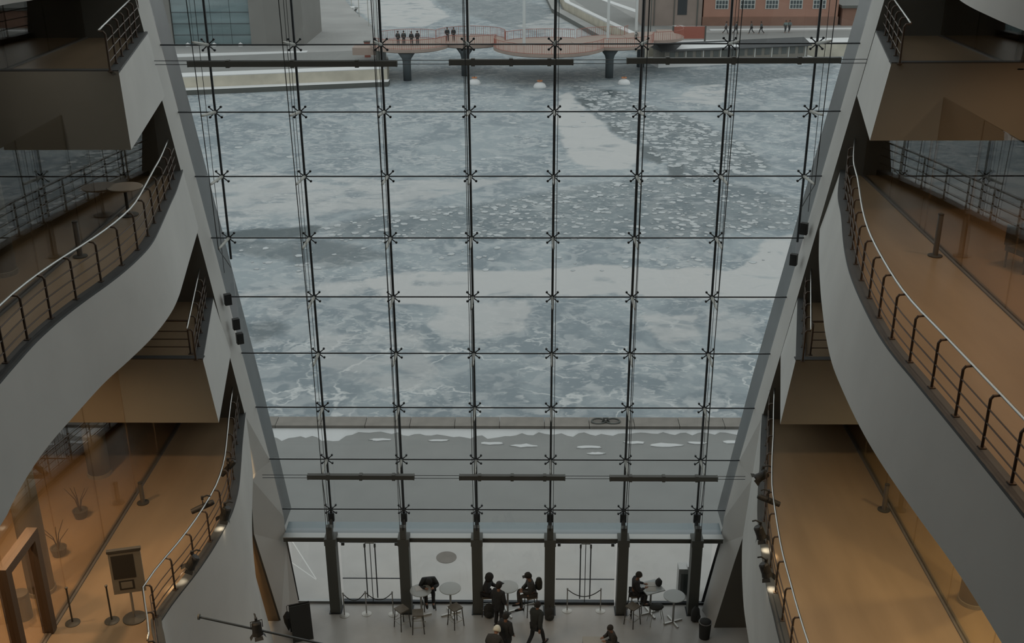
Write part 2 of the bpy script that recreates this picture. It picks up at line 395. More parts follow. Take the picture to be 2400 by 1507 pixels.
# ------------------------------------------------------------------ glass facade
S = 2.4; H = 1.8713
fac = struct(tag(empty('window_1', (0, 0, 0)), 'tall cable-braced glass facade facing the frozen harbour', 'window'))
COLS = [(k - 4) * S for k in range(8)]
ROWS = [(10 - n) * H for n in range(-3, 9)]          # heights of the horizontal joints
def gx(z, side): return interp(LG if side < 0 else RG, z)
zlev = [26.0] + ROWS + [2.95]
for za, zb in zip(zlev, zlev[1:]):
    xs = [x for x in COLS if gx(za, -1) + 0.05 < x < gx(za, 1) - 0.05]
    xs_l = sorted(set(xs)); edges = [None] + xs_l + [None]
    for a, b in zip(edges, edges[1:]):
        xa0 = gx(za, -1) if a is None else a; xa1 = gx(zb, -1) if a is None else a
        xb0 = gx(za, 1) if b is None else b; xb1 = gx(zb, 1) if b is None else b
        g = 0.008; m = MB()
        q = [(xa1 + g, 0, zb + g), (xb1 - g, 0, zb + g), (xb0 - g, 0, za - g), (xa0 + g, 0, za - g)]
        if min(q[1][0] - q[0][0], q[2][0] - q[3][0]) < 0.02: continue
        i = [m.vert(p) for p in q] + [m.vert((p[0], 0.02, p[2])) for p in q]
        for f in ((0, 1, 2, 3), (4, 7, 6, 5), (0, 4, 5, 1), (1, 5, 6, 2), (2, 6, 7, 3), (3, 7, 4, 0)): m.face([i[k] for k in f])
        m.build('pane', m_glass, fac)
for k, x in enumerate(COLS):
    zlo = 3.4
    if x < -9: zlo = 12.9
    if x > 7: zlo = 13.0 if x < 7.3 else 12
    if k == 7: zlo = (x - 5.05) / 0.178 + 0.9
    if k == 0: zlo = (-8.25 - x) / 0.143 + 3.0
    MB().tube([(x, -0.06, zlo), (x, -0.06, 26)], 0.036 if k != 4 else 0.03, 8).build('mullion_rod', m_steel, fac)
for z in ROWS:
    MB().tube([(gx(z, -1), -0.05, z), (gx(z, 1), -0.05, z)], 0.022, 6).build('transom_rod', m_steel, fac)
# spider fittings with inward struts
sp = MB()
for dx, dz in ((1, 1), (1, -1), (-1, 1), (-1, -1)):
    sp.tube([(0, -0.07, 0), (dx * 0.15, -0.07, dz * 0.13), (dx * 0.17, -0.02, dz * 0.15)], [0.022, 0.016, 0.016], 6)
    sp.lathe([(0.034, 0), (0.034, 0.05)], n=10, M4=Matrix.Translation((dx * 0.165, -0.06, dz * 0.147)) @ Matrix.Rotation(-math.pi / 2, 4, 'X'))
sp.lathe([(0.055, -0.1), (0.06, 0.0), (0.045, 0.06)], n=12, M4=Matrix.Translation((0, -0.06, 0)) @ Matrix.Rotation(math.pi / 2, 4, 'X'))
spm = None; stm = {}
def strut_end(z):
    q = max(0.0, z - 9.5)
    return 1.02 + 0.058 * q, (0.0035 * q * q)          # length and rise of the strut at this height
for n, z in enumerate(ROWS):
    for x in COLS:
        if not (gx(z, -1) + 0.3 < x < gx(z, 1) - 0.3): continue
        if spm is None: s_ = sp.build('spider_fitting', m_steel, fac, loc=(x, 0, z)); spm = s_.data
        else: s_ = link('spider_fitting', spm, fac, (x, 0, z))
        if z > 4:
            L_, up_ = strut_end(z)
            if n not in stm: t_ = MB().tube([(0, -0.06, 0), (0, -L_ * .85, up_ * .85), (0, -L_, up_)], [0.048, 0.036, 0.02], 10).build('strut', m_strut, s_, smooth=True); stm[n] = t_.data
            else: t_ = link('strut', stm[n], s_)
for k, x in enumerate(COLS):
    zs = [z for z in ROWS if 4 < z and gx(z, -1) + 0.3 < x < gx(z, 1) - 0.3]
    if not zs: continue
    zb = 3.3 if 1 <= k <= 6 else min(zs) - 0.9
    pts = [(x, -strut_end(z)[0], z + strut_end(z)[1]) for z in zs]
    MB().tube([(x, -1.95, 26.0)] + pts + [(x, -0.62 if 1 <= k <= 6 else -0.15, zb)], 0.013, 5).build('tension_cable', m_cable, fac)
    sx_ = 0.09 * (1 if x < -1 else -1)
    MB().tube([(x - sx_, -0.6, 26.0), (x - sx_, -0.6, max(zb, 3.3))], 0.009, 5).build('tension_cable', m_cable, fac)
    if k not in (0, 7): MB().tube([(x + sx_ * .4, -0.95, 26.0), (x + sx_ * .4, -0.62, max(zb, 3.3))], 0.008, 5).build('tension_cable', m_cable, fac)

# steel columns under the facade
col = MB()
col.box(-0.19, 0.19, -0.2, 0.2, 0.0, 2.95)
def columns():
    proto = None
    words = ['next to the left white wall', 'second from the left wall, beside the left door', 'between the hunched seated person and the standing group', 'at the left edge of the right door', 'at the right edge of the right door', 'next to the right white wall']
    for k in range(6):
        x = COLS[k + 1]
        if proto is None:
            c = thing('steel_column', '', 'column', (x, -0.42, 0))
            b = MB().box(-0.17, 0.17, -0.2, 0.22, 0.0, 2.7); b.build('shaft', m_steel2, c)
            MB().box(-0.19, 0.19, -0.22, 0.24, 2.7, 2.95).build('head_plate', m_steel2, c)
            MB().box(-0.1, 0.1, -0.2, -0.02, 2.95, 3.4).build('upper_stub', m_steel2, c)
            b = MB(); b.tube([(0, 0.0, 2.9), (0, 0.36, 3.42)], 0.07, 6); b.box(-0.1, 0.1, 0.28, 0.4, 3.32, 3.62); b.build('bracket', m_steel, c)
            MB().box(-0.21, 0.21, -0.24, 0.26, 0, 0.02).build('base_plate', m_steel, c)
            proto = c
        else: c = copy_tree(proto); c.location = (x, -0.42, 0)
        c['label'] = 'dark steel facade column ' + words[k]; c['group'] = 'facade columns'
columns()
# long head beam with its ledge
MB().box(gx(2.7, -1), gx(2.7, 1), -0.34, -0.12, 2.66, 2.84).build('head_beam', m_steel2, fac)
MB().box(gx(2.8, -1), gx(2.8, 1), -0.4, -0.12, 2.84, 2.87).build('beam_cap', m_alu, fac)
for a, b in zip([gx(2.9, -1)] + COLS[1:7], COLS[1:7] + [gx(2.9, 1)]):
    MB().poly([(a + 0.02, -0.12, 2.86), (b - 0.02, -0.12, 2.86), (b - 0.02, 0.5, 2.9), (a + 0.02, 0.5, 2.9)]).poly([(a + 0.02, -0.12, 2.83), (b - 0.02, -0.12, 2.83), (b - 0.02, 0.5, 2.87), (a + 0.02, 0.5, 2.87)]).build('ledge_panel', m_ledge, fac)
# ground-floor glazing and doors
bays = list(zip([gx(1.3, -1)] + COLS[1:7], COLS[1:7] + [gx(1.3, 1)]))
for k, (a, b) in enumerate(bays):
    if k in (1, 4): continue
    MB().box(a + 0.03, b - 0.03, 0.0, 0.02, 0.08, 2.66).build('pane', m_glass_d, fac)
    MB().box(a, b, -0.05, 0.06, 0.0, 0.08).build('sill', m_alu if k in (0,) else m_steel, fac)
def door(n, a, b, label):
    d = struct(tag(empty('door_%d' % n, ((a + b) / 2, 0, 0)), label, 'door')); w = (b - a) / 2 - 0.19
    MB().box(-w, w, -0.08, 0.08, 0.0, 0.1).build('threshold', m_steel, d)
    MB().box(-w, w, -0.02, 0.02, 2.42, 2.45).build('head_rail', m_steel, d)
    for s in (-1, 1):
        x0, x1 = sorted((s * 0.012, s * (w - 0.02)))
        lf = MB().box(x0, x1, -0.008, 0.008, 0.1, 2.4).build('door_leaf', m_glass_d, d)
        MB().tube([(s * 0.17, -0.07, 0.25), (s * 0.17, -0.07, 2.35)], 0.02, 8).build('pull_bar', m_steel, lf)
        MB().box(x0, x1, -0.02, 0.02, 0.98, 1.0).build('mid_rail', m_steel, lf)
        MB().box(s * 0.17 - 0.03, s * 0.17 + 0.03, -0.1, -0.03, 2.28, 2.4).build('hinge_clamp', m_steel2, lf)
        MB().box(s * (w - 0.12) - 0.05, s * (w - 0.12) + 0.05, -0.1, -0.02, 2.36, 2.46).build('pivot_box', m_steel2, d)
    MB().tube([(0, -0.02, 0.1), (0, -0.02, 2.42)], 0.014, 6).build('centre_seal', m_steel, d)
    p = MB().box(-0.15, 0.15, -0.1, 0.0, 2.44, 2.62).build('door_plate', m_alu, d)
    for q in (-0.07, 0.07):
        mk = MB(); mk.box(q - 0.045, q + 0.045, -0.104, -0.1, 2.48, 2.58); mk.build('plate_mark', m_white, p)
        MB().box(q - 0.012, q + 0.012, -0.106, -0.104, 2.5, 2.56).build('plate_mark', m_black, p)
    return d
door(1, *bays[1], 'left glass double door with tall pull bars'); door(2, *bays[4], 'right glass double door with tall pull bars')

# lighting bars and their cables in front of the facade
def bar(x0, x1, z, label):
    t = thing('lighting_bar', label, 'bar', ((x0 + x1) / 2, -1.1, z), 0, 'dark bars hung before the facade'); w = (x1 - x0) / 2
    MB().box(-w, w, -0.07, 0.07, -0.075, 0.075).build('housing', m_bar, t)
    for q in (-w * 0.62, 0, w * 0.62): MB().box(q - 0.05, q + 0.05, -0.08, 0.08, -0.1, 0.1).build('clamp', m_bar, t)
    for q in (-w, w): MB().box(q - 0.02, q + 0.02, -0.075, 0.075, -0.08, 0.08).build('end_cap', m_steel2, t)
bar(-9.89, -4.27, 18.37, 'longest dark bar high on the facade near the left wall')
bar(-2.84, 0.46, 18.40, 'short dark bar high at the centre of the facade')
bar(1.92, 7.59, 18.43, 'long dark bar high on the facade near the right wall')
bar(-7.62, -4.3, 5.59, 'low dark bar above the left glass door')
bar(-2.86, 0.42, 5.585, 'low dark bar at the centre above the columns')
bar(1.84, 5.17, 5.57, 'low dark bar above the right glass door')
for z, a, b in ((18.4, gx(18.4, -1), gx(18.4, 1)), (5.58, gx(5.6, -1), gx(5.6, 1))):
    for dz in (-0.05, 0.05): MB().tube([(a, -1.08, z + dz), (b, -1.08, z + dz)], 0.01, 5).build('carrier_cable', m_cable, fac)

# ------------------------------------------------------------------ unseen downlights added to warm and brighten the galleries
def downlight(x, y, z, power, label, col=(1.0, 0.68, 0.38), ang=130):
    t = thing('added_downlight', label, 'lamp', (x, y, z), 0, 'added warm ceiling downlights')
    MB().lathe([(0.11, 0.0), (0.13, -0.02), (0.13, -0.05), (0.1, -0.05), (0.1, 0.0)], n=20).build('ring', m_alu, t)
    MB().lathe([(0.0, -0.03), (0.1, -0.03)], n=20).build('bulb', m_lamp, t)
    l = bpy.data.lights.new('downlight', 'SPOT'); l.energy = power; l.color = col; l.spot_size = math.radians(ang); l.spot_blend = 0.6; l.shadow_soft_size = 0.15
    lo = bpy.data.objects.new('light', l); C.objects.link(lo); lo.parent = t; lo.location = (0, 0, -0.08)
WARM = (1.0, 0.76, 0.52)
for i, y in enumerate((-9.5, -12.5, -15.5, -19)):
    w = ('nearest the harbour facade', 'second from the harbour facade', 'third from the harbour facade', 'farthest from the harbour facade')[i]
    downlight(7.3, y, 21.29, 120, 'added downlight over the upper right gallery, ' + w, WARM)
    downlight(6.9, y, 13.66, 280, 'added downlight over the lower right gallery, ' + w, WARM)
    downlight(11.0, y, 13.66, 700, 'added downlight behind lower right glass partition, ' + w, (1.0, 0.74, 0.36))
    downlight(10.8, y, 21.29, 340, 'added downlight behind upper right glass partition, ' + w, (1.0, 0.62, 0.36))
for i, y in enumerate((-9.0, -11.5, -14)):
    w = ('nearest the harbour facade', 'in the middle of its row', 'farthest from the harbour facade')[i]
    downlight(-9.9, y, 13.66, 230, 'added downlight over the lower left gallery, ' + w, (1.0, 0.77, 0.5))
    downlight(-13.2, y, 13.66, 850, 'added downlight behind lower left glass partition, ' + w, (1.0, 0.62, 0.34))
    downlight(-11.2, y, 21.29, 75, 'added dim downlight over the upper left gallery, ' + w, (1.0, 0.9, 0.78))  # row added to lift the dark fascia on the left
downlight(-9.75, -2.6, 7.5, 900, 'added warm downlight behind the narrow left doorway', (1.0, 0.66, 0.34)); downlight(9, -4.5, 3.28, 60, 'added warm downlight under the lower right gallery', WARM)
downlight(8.6, -3.2, 17.45, 10, 'added dim downlight under the topmost right landing', WARM); downlight(-11.0, -3.2, 17.45, 10, 'added dim downlight under the topmost left landing', WARM)
# ------------------------------------------------------------------ harbour: quay, ice, far shore
SNOW=[
 (1.00,[(-12.1,36.6),(-8.6,37.4),(-4.6,38.0),(-1.8,37.9),(0.7,37.7),(3.9,38.2),(7.3,38.4),(9.6,38.9),(11.8,38.2),(14.3,39.9),(16.0,44.0),(18.9,45.0),(15.6,33.5),(10.1,32.8),(5.7,32.8),(0.6,32.8),(-3.0,32.4),(-6.9,31.7),(-10.2,32.8)]),
 (0.55,[(-25.0,48.0),(-23.8,48.6),(-18.2,49.7),(-11.9,51.3),(-8.9,54.2),(-4.6,58.0),(-1.0,60.6),(-5.8,61.3),(-13.1,60.7),(-20.8,62.8),(-29.2,63.5)]),
 (0.95,[(2.8,96.7),(4.3,99.2),(5.4,89.5),(7.3,83.1),(8.5,75.5),(9.7,71.1),(8.9,64.1),(4.5,63.4),(2.6,72.9),(1.6,88.4)]),
 (0.60,[(-18.9,33.5),(-15.7,36.6),(-11.2,36.2),(-11.4,33.5),(-15.0,32.7)]),
 (0.60,[(-7.3,32.8),(-0.4,32.1),(-0.7,28.0),(-4.5,26.2),(-6.9,28.0)]),
 (0.60,[(5.9,30.0),(9.6,30.7),(9.0,26.8),(6.1,26.2)]),
 (0.50,[(9.6,30.7),(13.3,31.4),(11.8,26.2),(9.4,26.2)]),
 (0.50,[(-13.8,26.7),(-6.6,27.4),(-5.0,22.2),(-6.3,19.1),(-12.2,20.6)]),
 (0.80,[(-35.7,192.4),(-20.6,192.0),(-14.0,166.5),(-17.5,155.8),(-25.3,151.0)]),
 (0.50,[(-2.8,155.5),(3.9,171.9),(11.1,143.3),(3.2,139.1)]),
 (0.60,[(18.8,103.0),(23.1,104.4),(20.4,90.5),(14.6,92.9)]),
]
DARK=[
 (1.00,[(-23.6,45.8),(-22.1,46.5),(-20.6,47.1),(-19.3,46.7),(-18.1,47.2),(-16.8,47.7),(-16.0,47.5),(-16.1,45.7),(-16.7,44.9),(-23.3,44.8)]),
 (0.60,[(-22.8,44.5),(-16.0,44.5),(-14.0,43.1),(-9.8,40.8),(-14.4,38.6),(-18.9,40.8),(-21.5,41.7)]),
 (0.42,[(-15.9,47.0),(-11.4,51.1),(-5.7,53.0),(1.1,56.4),(8.8,60.9),(15.6,60.6),(21.4,54.2),(19.2,46.0),(7.3,44.5),(0.9,44.5),(-5.0,44.5),(-14.0,43.5)]),
 (0.60,[(-17.4,28.9),(-15.8,29.3),(-14.9,28.3),(-15.0,27.0),(-16.1,25.8),(-16.6,26.1)]),
 (0.55,[(4.7,103.2),(11.3,99.1),(12.6,91.8),(16.9,82.0),(20.2,71.9),(20.1,63.4),(12.3,59.9),(11.6,66.4),(9.8,72.0),(8.0,80.1),(5.4,90.7)]),
 (1.00,[(4.5,95.9),(7.1,94.9),(6.5,88.0),(5.2,90.7)]),
 (1.00,[(7.6,99.4),(9.4,100.5),(10.9,97.3),(8.6,95.9)]),
 (1.00,[(7.3,83.7),(9.3,80.1),(8.9,76.0),(7.8,78.2)]),
 (1.00,[(9.6,72.0),(10.7,72.8),(11.7,67.1),(10.9,65.6),(9.6,67.9)]),
 (1.00,[(11.5,65.6),(13.3,66.4),(12.5,61.3),(11.4,59.9)]),
 (0.55,[(-19.8,192.0),(-0.7,191.5),(5.6,155.4),(-0.0,143.5),(-4.9,155.6),(-12.8,172.3)]),
 (0.35,[(-20.9,125.7),(18.2,125.1),(20.6,108.7),(4.0,104.6),(-18.4,104.8)]),  # dark reflection beneath the footbridge, put into the ice colour
 (0.40,[(16.9,113.3),(39.9,117.9),(37.9,110.0),(19.8,103.0),(16.1,105.9)]),
]

m_pave = M('pale_paving', 'c6c5c1', 0.8, var=0.06, scale=0.8, bump=0.05)
m_asphalt = M('asphalt', '90918f', 0.85, var=0.05, scale=0.7, bump=0.06)
m_kerb = M('granite_kerb', '858079', 0.8, var=0.1, scale=2)
m_snow = M('snow', (0.66, 0.67, 0.67), 0.9, bump=0.2, scale=6)
q = struct(MB().box(-60, 60, 4.2, 12.45, -2.5, -0.012).build('ground', m_asphalt)); tag(q, 'grey asphalt quay outside the facade', 'quay')
MB().box(-60, 60, 0.03, 4.2, -2.5, -0.01).build('paving', m_pave, q)
MB().box(-60, 60, 12.45, 13.35, -2.5, -0.05).build('quay_edge', m_kerb, q)
kb = None; x = -30.0
while x < 30:
    if kb is None: k_ = MB().box(0.012, 1.988, 0.0, 0.86, 0, 0.24).build('kerb_stone', m_kerb, q, loc=(x, 12.46, -0.05)); kb = k_.data
    else: k_ = link('kerb_stone', kb, q, (x, 12.46, -0.05 + random.uniform(-0.006, 0.006)))
    x += 2.0
# ragged snow left along the kerb
def snow_patch(name, label, pts, z, h=0.05, grp=None):
    b = MB(); n = len(pts); c = Vector((sum(p[0] for p in pts) / n, sum(p[1] for p in pts) / n, 0))
    lo = [b.vert((p[0], p[1], z)) for p in pts]; hi = [b.vert((c.x + (p[0] - c.x) * 0.97, c.y + (p[1] - c.y) * 0.9, z + h)) for p in pts]
    for i in range(n): b.face((lo[i], lo[(i + 1) % n], hi[(i + 1) % n], hi[i]))
    b.face(hi); o = b.build(name, m_snow); tag(o, label, 'snow', grp, 'stuff'); return o
edge = []
rs = random.Random(3); d = 0.6
for i in range(241):
    x = -30 + i * 0.25; d += rs.uniform(-0.22, 0.22); d = min(1.15, max(0.22, d + 0.04 * (0.55 - d)))
    if -9 < x < -4: d = min(d, 0.5)
    edge.append((x, 12.45 - d - 0.08 * math.sin(x * 7)))
b = MB()
for i in range(240):
    (xa, ya), (xb, yb) = edge[i], edge[i + 1]
    b.poly([(xa, ya, -0.008), (xb, yb, -0.008), (xb, 12.46, 0.05), (xa, 12.46, 0.05)])
tag(b.build('snow_strip', m_snow), 'ragged strip of white snow along the quay kerb', 'snow', None, 'stuff')
for i, (x, y, r) in enumerate(((-0.9, 11.0, .35), (1.9, 10.9, .3), (2.2, 10.35, .22), (5.2, 11.1, .4), (-4.6, 11.45, .25), (-7.2, 11.5, .25), (8.3, 11.4, .35), (3.9, 11.3, .3), (-2.3, 11.2, .3), (6.6, 11.3, .25))):
    snow_patch('snow_patch', 'small thin patch of snow on the asphalt quay', [(x + r * 1.8 * math.cos(a) * rs.uniform(.7, 1.2), y + r * 0.45 * math.sin(a) * rs.uniform(.6, 1.3)) for a in [2 * math.pi * j / 14 for j in range(14)]], -0.008, 0.03, 'snow patches on the quay')
# manhole, mooring ring, painted lines
t = thing('manhole_cover', 'round iron manhole cover on the pale paving', 'manhole', (-3.69, 2.68, -0.01))
MB().lathe([(0.37, 0.0), (0.37, 0.012), (0.33, 0.014)], n=28).build('rim', m_kerb, t); MB().lathe([(0.32, 0.0), (0.32, 0.01), (0.0, 0.012)], n=28).build('lid', M('iron_lid', 'b6b5b0', .7), t)
t = thing('mooring_ring', 'black iron mooring ring lying on the kerb', 'mooring ring', (2.74, 12.85, 0.19))
for s in (-0.33, 0.33): MB().tube([(s + 0.3 * math.cos(a), 0.16 * math.sin(a), 0.05 + 0.05 * math.sin(a)) for a in [2 * math.pi * j / 20 for j in range(20)]], 0.045, 8, closed=True).build('ring', m_steel2, t)
MB().tube([(-0.14, 0, 0), (-0.08, 0, 0.2), (0.08, 0, 0.2), (0.14, 0, 0)], 0.05, 8).build('shackle', m_steel2, t)
m_paint = M('white_road_paint', 'f0f0ec', 0.8)
t = thing('painted_line', 'thin white painted arrow lines on the paving outside', 'marking', (-8.2, 1.3, -0.008))
for a, b_ in (((-1.3, 2.35), (0, 0.03)), ((-1.25, 1.2), (0, 0.0))):
    v = Vector((b_[0] - a[0], b_[1] - a[1], 0)); nn = Vector((-v.y, v.x, 0)).normalized() * 0.02; A = Vector((*a, 0)); B = Vector((*b_, 0))
    MB().poly([A - nn, B - nn, B + nn, A + nn]).build('stripe', m_paint, t)

# ------------------------------------------------------------------ frozen water
def ice_material():
    m = bpy.data.materials.new('harbour_ice'); m.use_nodes = True; nt = m.node_tree; b = nt.nodes['Principled BSDF']; L = nt.links.new
    N = nt.nodes.new
    geo = N('ShaderNodeNewGeometry')
    def mapn(sc, rot=0):
        mp = N('ShaderNodeMapping'); mp.inputs['Scale'].default_value = sc; mp.inputs['Rotation'].default_value = (0, 0, rot); L(geo.outputs['Position'], mp.inputs[0]); return mp.outputs[0]
    def nz(sc, scale, det, dist=0.0, rot=0):
        n = N('ShaderNodeTexNoise'); L(mapn(sc, rot), n.inputs['Vector']); n.inputs['Scale'].default_value = scale; n.inputs['Detail'].default_value = det; n.inputs['Distortion'].default_value = dist; return n.outputs['Fac']
    def ramp(v, p0, p1, c0=0.0, c1=1.0):
        r = N('ShaderNodeMapRange'); r.interpolation_type = 'SMOOTHSTEP'; L(v, r.inputs[0]); r.inputs[1].default_value = p0; r.inputs[2].default_value = p1; r.inputs[3].default_value = c0; r.inputs[4].default_value = c1; return r.outputs[0]
    def mixc(f, a, b_):
        x = N('ShaderNodeMix'); x.data_type = 'RGBA'
        if isinstance(f, float): x.inputs[0].default_value = f
        else: L(f, x.inputs[0])
        for i, c in ((6, a), (7, b_)):
            if isinstance(c, tuple): x.inputs[i].default_value = (*c, 1)
            else: L(c, x.inputs[i])
        return x.outputs[2]
    def math_(op, a, b_=None):
        x = N('ShaderNodeMath'); x.operation = op; x.use_clamp = (op in ('ADD', 'MULTIPLY', 'SUBTRACT'))
        for i, c in ((0, a), (1, b_)):
            if c is None: continue
            if isinstance(c, float): x.inputs[i].default_value = c
            else: L(c, x.inputs[i])
        return x.outputs[0]
    at_s = N('ShaderNodeAttribute'); at_s.attribute_name = 'snow'; at_d = N('ShaderNodeAttribute'); at_d.attribute_name = 'dark'
    big = ramp(nz((1, 0.8, 1), 0.22, 6, 0.7), 0.44, 0.58)
    mid = ramp(nz((0.8, 0.7, 1), 0.75, 5, 1.0, 0.3), 0.50, 0.62)
    clump = ramp(nz((0.6, 0.9, 1), 0.16, 3, 0.4), 0.40, 0.62)
    fleck = math_('MULTIPLY', ramp(nz((0.55, 0.7, 1), 1.5, 5, 0.8), 0.53, 0.66), math_('ADD', 0.35, clump))
    base = mixc(big, (0.235, 0.276, 0.300), (0.315, 0.358, 0.378))
    base = mixc(math_('MULTIPLY', mid, 0.6), base, (0.43, 0.456, 0.466))
    # cracks: pale seams between the plates
    vo = N('ShaderNodeTexVoronoi'); vo.feature = 'DISTANCE_TO_EDGE'; vo.inputs['Scale'].default_value = 0.26
    wob = N('ShaderNodeTexNoise'); wob.inputs['Scale'].default_value = 0.6; wob.inputs['Detail'].default_value = 4; L(geo.outputs['Position'], wob.inputs['Vector'])
    ad = N('ShaderNodeMix'); ad.data_type = 'VECTOR'; ad.inputs[0].default_value = 0.0
    vm = N('ShaderNodeVectorMath'); vm.operation = 'MULTIPLY_ADD'; L(wob.outputs['Color'], vm.inputs[0]); vm.inputs[1].default_value = (4.5, 4.5, 0); L(geo.outputs['Position'], vm.inputs[2]); L(vm.outputs[0], vo.inputs['Vector'])
    seam = ramp(vo.outputs['Distance'], 0.0, 0.045, 1.0, 0.0)
    sepx = N('ShaderNodeSeparateXYZ'); L(geo.outputs['Position'], sepx.inputs[0])
    near = ramp(sepx.outputs['Y'], 24.0, 34.0, 1.0, 0.15)
    brk = ramp(nz((1, 1, 1), 0.35, 2), 0.42, 0.58)
    base = mixc(math_('MULTIPLY', math_('MULTIPLY', math_('MULTIPLY', seam, near), brk), 1.0), base, (0.56, 0.58, 0.58))
    dk = at_d.outputs['Fac']
    base = mixc(math_('MULTIPLY', dk, 0.92), base, (0.07, 0.095, 0.103))
    fine = math_('MULTIPLY', ramp(nz((0.5, 0.8, 1), 4.5, 4, 0.6), 0.56, 0.66), math_('ADD', 0.2, clump))
    base = mixc(math_('MULTIPLY', fine, math_('SUBTRACT', 0.75, math_('MULTIPLY', dk, 0.7))), base, (0.53, 0.55, 0.55))
    base = mixc(math_('MULTIPLY', fleck, math_('SUBTRACT', 0.9, math_('MULTIPLY', dk, 0.85))), base, (0.456, 0.479, 0.486))
    sn = ramp(math_('MULTIPLY', at_s.outputs['Fac'], ramp(nz((0.5, 0.8, 1), 0.55, 6, 0.6), 0.3, 0.55, 0.35, 1.0)), 0.15, 0.75)
    sn = math_('MULTIPLY', sn, math_('SUBTRACT', 1.0, ramp(dk, 0.5, 0.9)))
    base = mixc(math_('MULTIPLY', sn, 0.9), base, (0.524, 0.524, 0.517))
    L(base, b.inputs['Base Color'])
    b.inputs['Specular IOR Level'].default_value = 0.08
    L(ramp(dk, 0.2, 0.9, 0.6, 0.3), b.inputs['Roughness'])
    bp = N('ShaderNodeBump'); bp.inputs['Strength'].default_value = 0.15; bp.inputs['Distance'].default_value = 0.05; L(mid, bp.inputs['Height']); L(bp.outputs[0], b.inputs['Normal'])
    return m
def inside(px, py, poly):
    r = np.zeros(px.shape, bool); n = len(poly)
    for i in range(n):
        x0, y0 = poly[i]; x1, y1 = poly[(i + 1) % n]
        c = ((y0 > py) != (y1 > py)) & (px < (x1 - x0) * (py - y0) / (y1 - y0 + 1e-12) + x0)
        r ^= c
    return r
def harbour_ice():
    ys = [13.2]
    while ys[-1] < 330: ys.append(ys[-1] + max(0.2, 0.0048 * (ys[-1] + 31)))
    ys = np.array(ys); xs = np.linspace(-1, 1, 420)
    X = xs[None, :] * (24 + 0.55 * (ys[:, None] + 2)); Y = np.repeat(ys[:, None], len(xs), 1)
    n, m = X.shape
    co = np.stack([X, Y, np.full_like(X, -1.7)], -1).reshape(-1, 3)
    idx = np.arange(n * m).reshape(n, m); fa = np.stack([idx[:-1, :-1], idx[:-1, 1:], idx[1:, 1:], idx[1:, :-1]], -1).reshape(-1, 4)
    me = bpy.data.meshes.new('harbour_ice'); me.from_pydata(co.tolist(), [], fa.tolist())
    rng = np.random.RandomState(5)
    wx = np.zeros_like(X); wy = np.zeros_like(X)
    for f, a in ((0.25, 1.0), (0.6, 0.5), (1.4, 0.28), (3.1, 0.13)):
        p = rng.uniform(0, 6.28, 6)
        wx += a * np.sin(f * X + 0.7 * f * Y + p[0]) * np.cos(0.8 * f * Y + p[1]); wy += a * np.sin(f * Y * 1.1 + p[2]) * np.cos(f * X * 0.9 + p[3]) + 0.4 * a * np.sin(1.7 * f * X + p[4])
    for nm, zone in (('snow', SNOW), ('dark', DARK)):
        v = np.zeros_like(X)
        for w, poly in zone:
            sc = 0.13 if (w == 1.0 and nm == 'dark') else 0.55; j_ = 0.3 if (w == 1.0 and nm == 'dark') else 1.0
            acc = np.zeros_like(X)
            for dx, dy in ((0, 0), (.25, .3), (-.3, .2), (.2, -.35), (-.2, -.25)): acc += inside(X + wx * sc + dx * j_, Y + wy * sc + dy * j_, poly)
            v = np.maximum(v, w * acc / 5)
        a = me.attributes.new(nm, 'FLOAT', 'POINT'); a.data.foreach_set('value', v.ravel().astype(np.float32))
    me.materials.append(ice_material()); me.update()
    o = link('ground', me); struct(tag(o, 'frozen harbour with plates of ice and dusted snow', 'ice'))
harbour_ice()
# loose floes in the broken channel and beside the open lead: nobody could count them
def floes():
    rs = random.Random(11); b = MB()
    def floe(x, y, r):
        n = rs.randint(5, 7); a0 = rs.uniform(0, 6)
        P = [(x + r * rs.uniform(.65, 1.2) * math.cos(a0 + 2 * math.pi * i / n), y + r * rs.uniform(.65, 1.2) * math.sin(a0 + 2 * math.pi * i / n)) for i in range(n)]
        h = rs.uniform(0.02, 0.05); tz = rs.uniform(-.015, .015)
        lo = [b.vert((p[0], p[1], -1.72)) for p in P]; hi = [b.vert((p[0], p[1], -1.7 + h + tz * (p[0] - x) / r)) for p in P]
        for i in range(n): b.face((lo[i], lo[(i + 1) % n], hi[(i + 1) % n], hi[i]))
        b.face(hi)
    ch = DARK[4][1]; lane = DARK[2][1]
    px = [p[0] for p in ch]; py = [p[1] for p in ch]; k = 0
    while k < 800:
        x = rs.uniform(min(px), max(px)); y = rs.uniform(min(py), max(py))
        if inside(np.array([x]), np.array([y]), ch)[0]: floe(x, y, rs.choice((.1, .15, .2, .3, .45))); k += 1
    px = [p[0] for p in lane]; py = [p[1] for p in lane]; k = 0
    while k < 700:
        x = rs.uniform(min(px), max(px)); y = rs.uniform(min(py), max(py))
        if inside(np.array([x]), np.array([y]), lane)[0] and (y < 57 - 0.25 * abs(x - 5) or x > 4): floe(x, y, rs.choice((.06, .1, .14, .2, .32))); k += 1
    for i in range(60): floe(rs.uniform(-22, 16), rs.uniform(37.5, 43), rs.choice((.1, .18, .28)))
    for i in range(70): floe(rs.uniform(-30, 30), rs.uniform(66, 98), rs.choice((.2, .3, .45)))
    m = M('floe_ice', (0.44, 0.465, 0.475), 0.7, var=0.15, scale=1.5)
    tag(b.build('ice_floes', m), 'broken pieces of pale ice floating in the dark channel', 'ice', None, 'stuff')
floes()
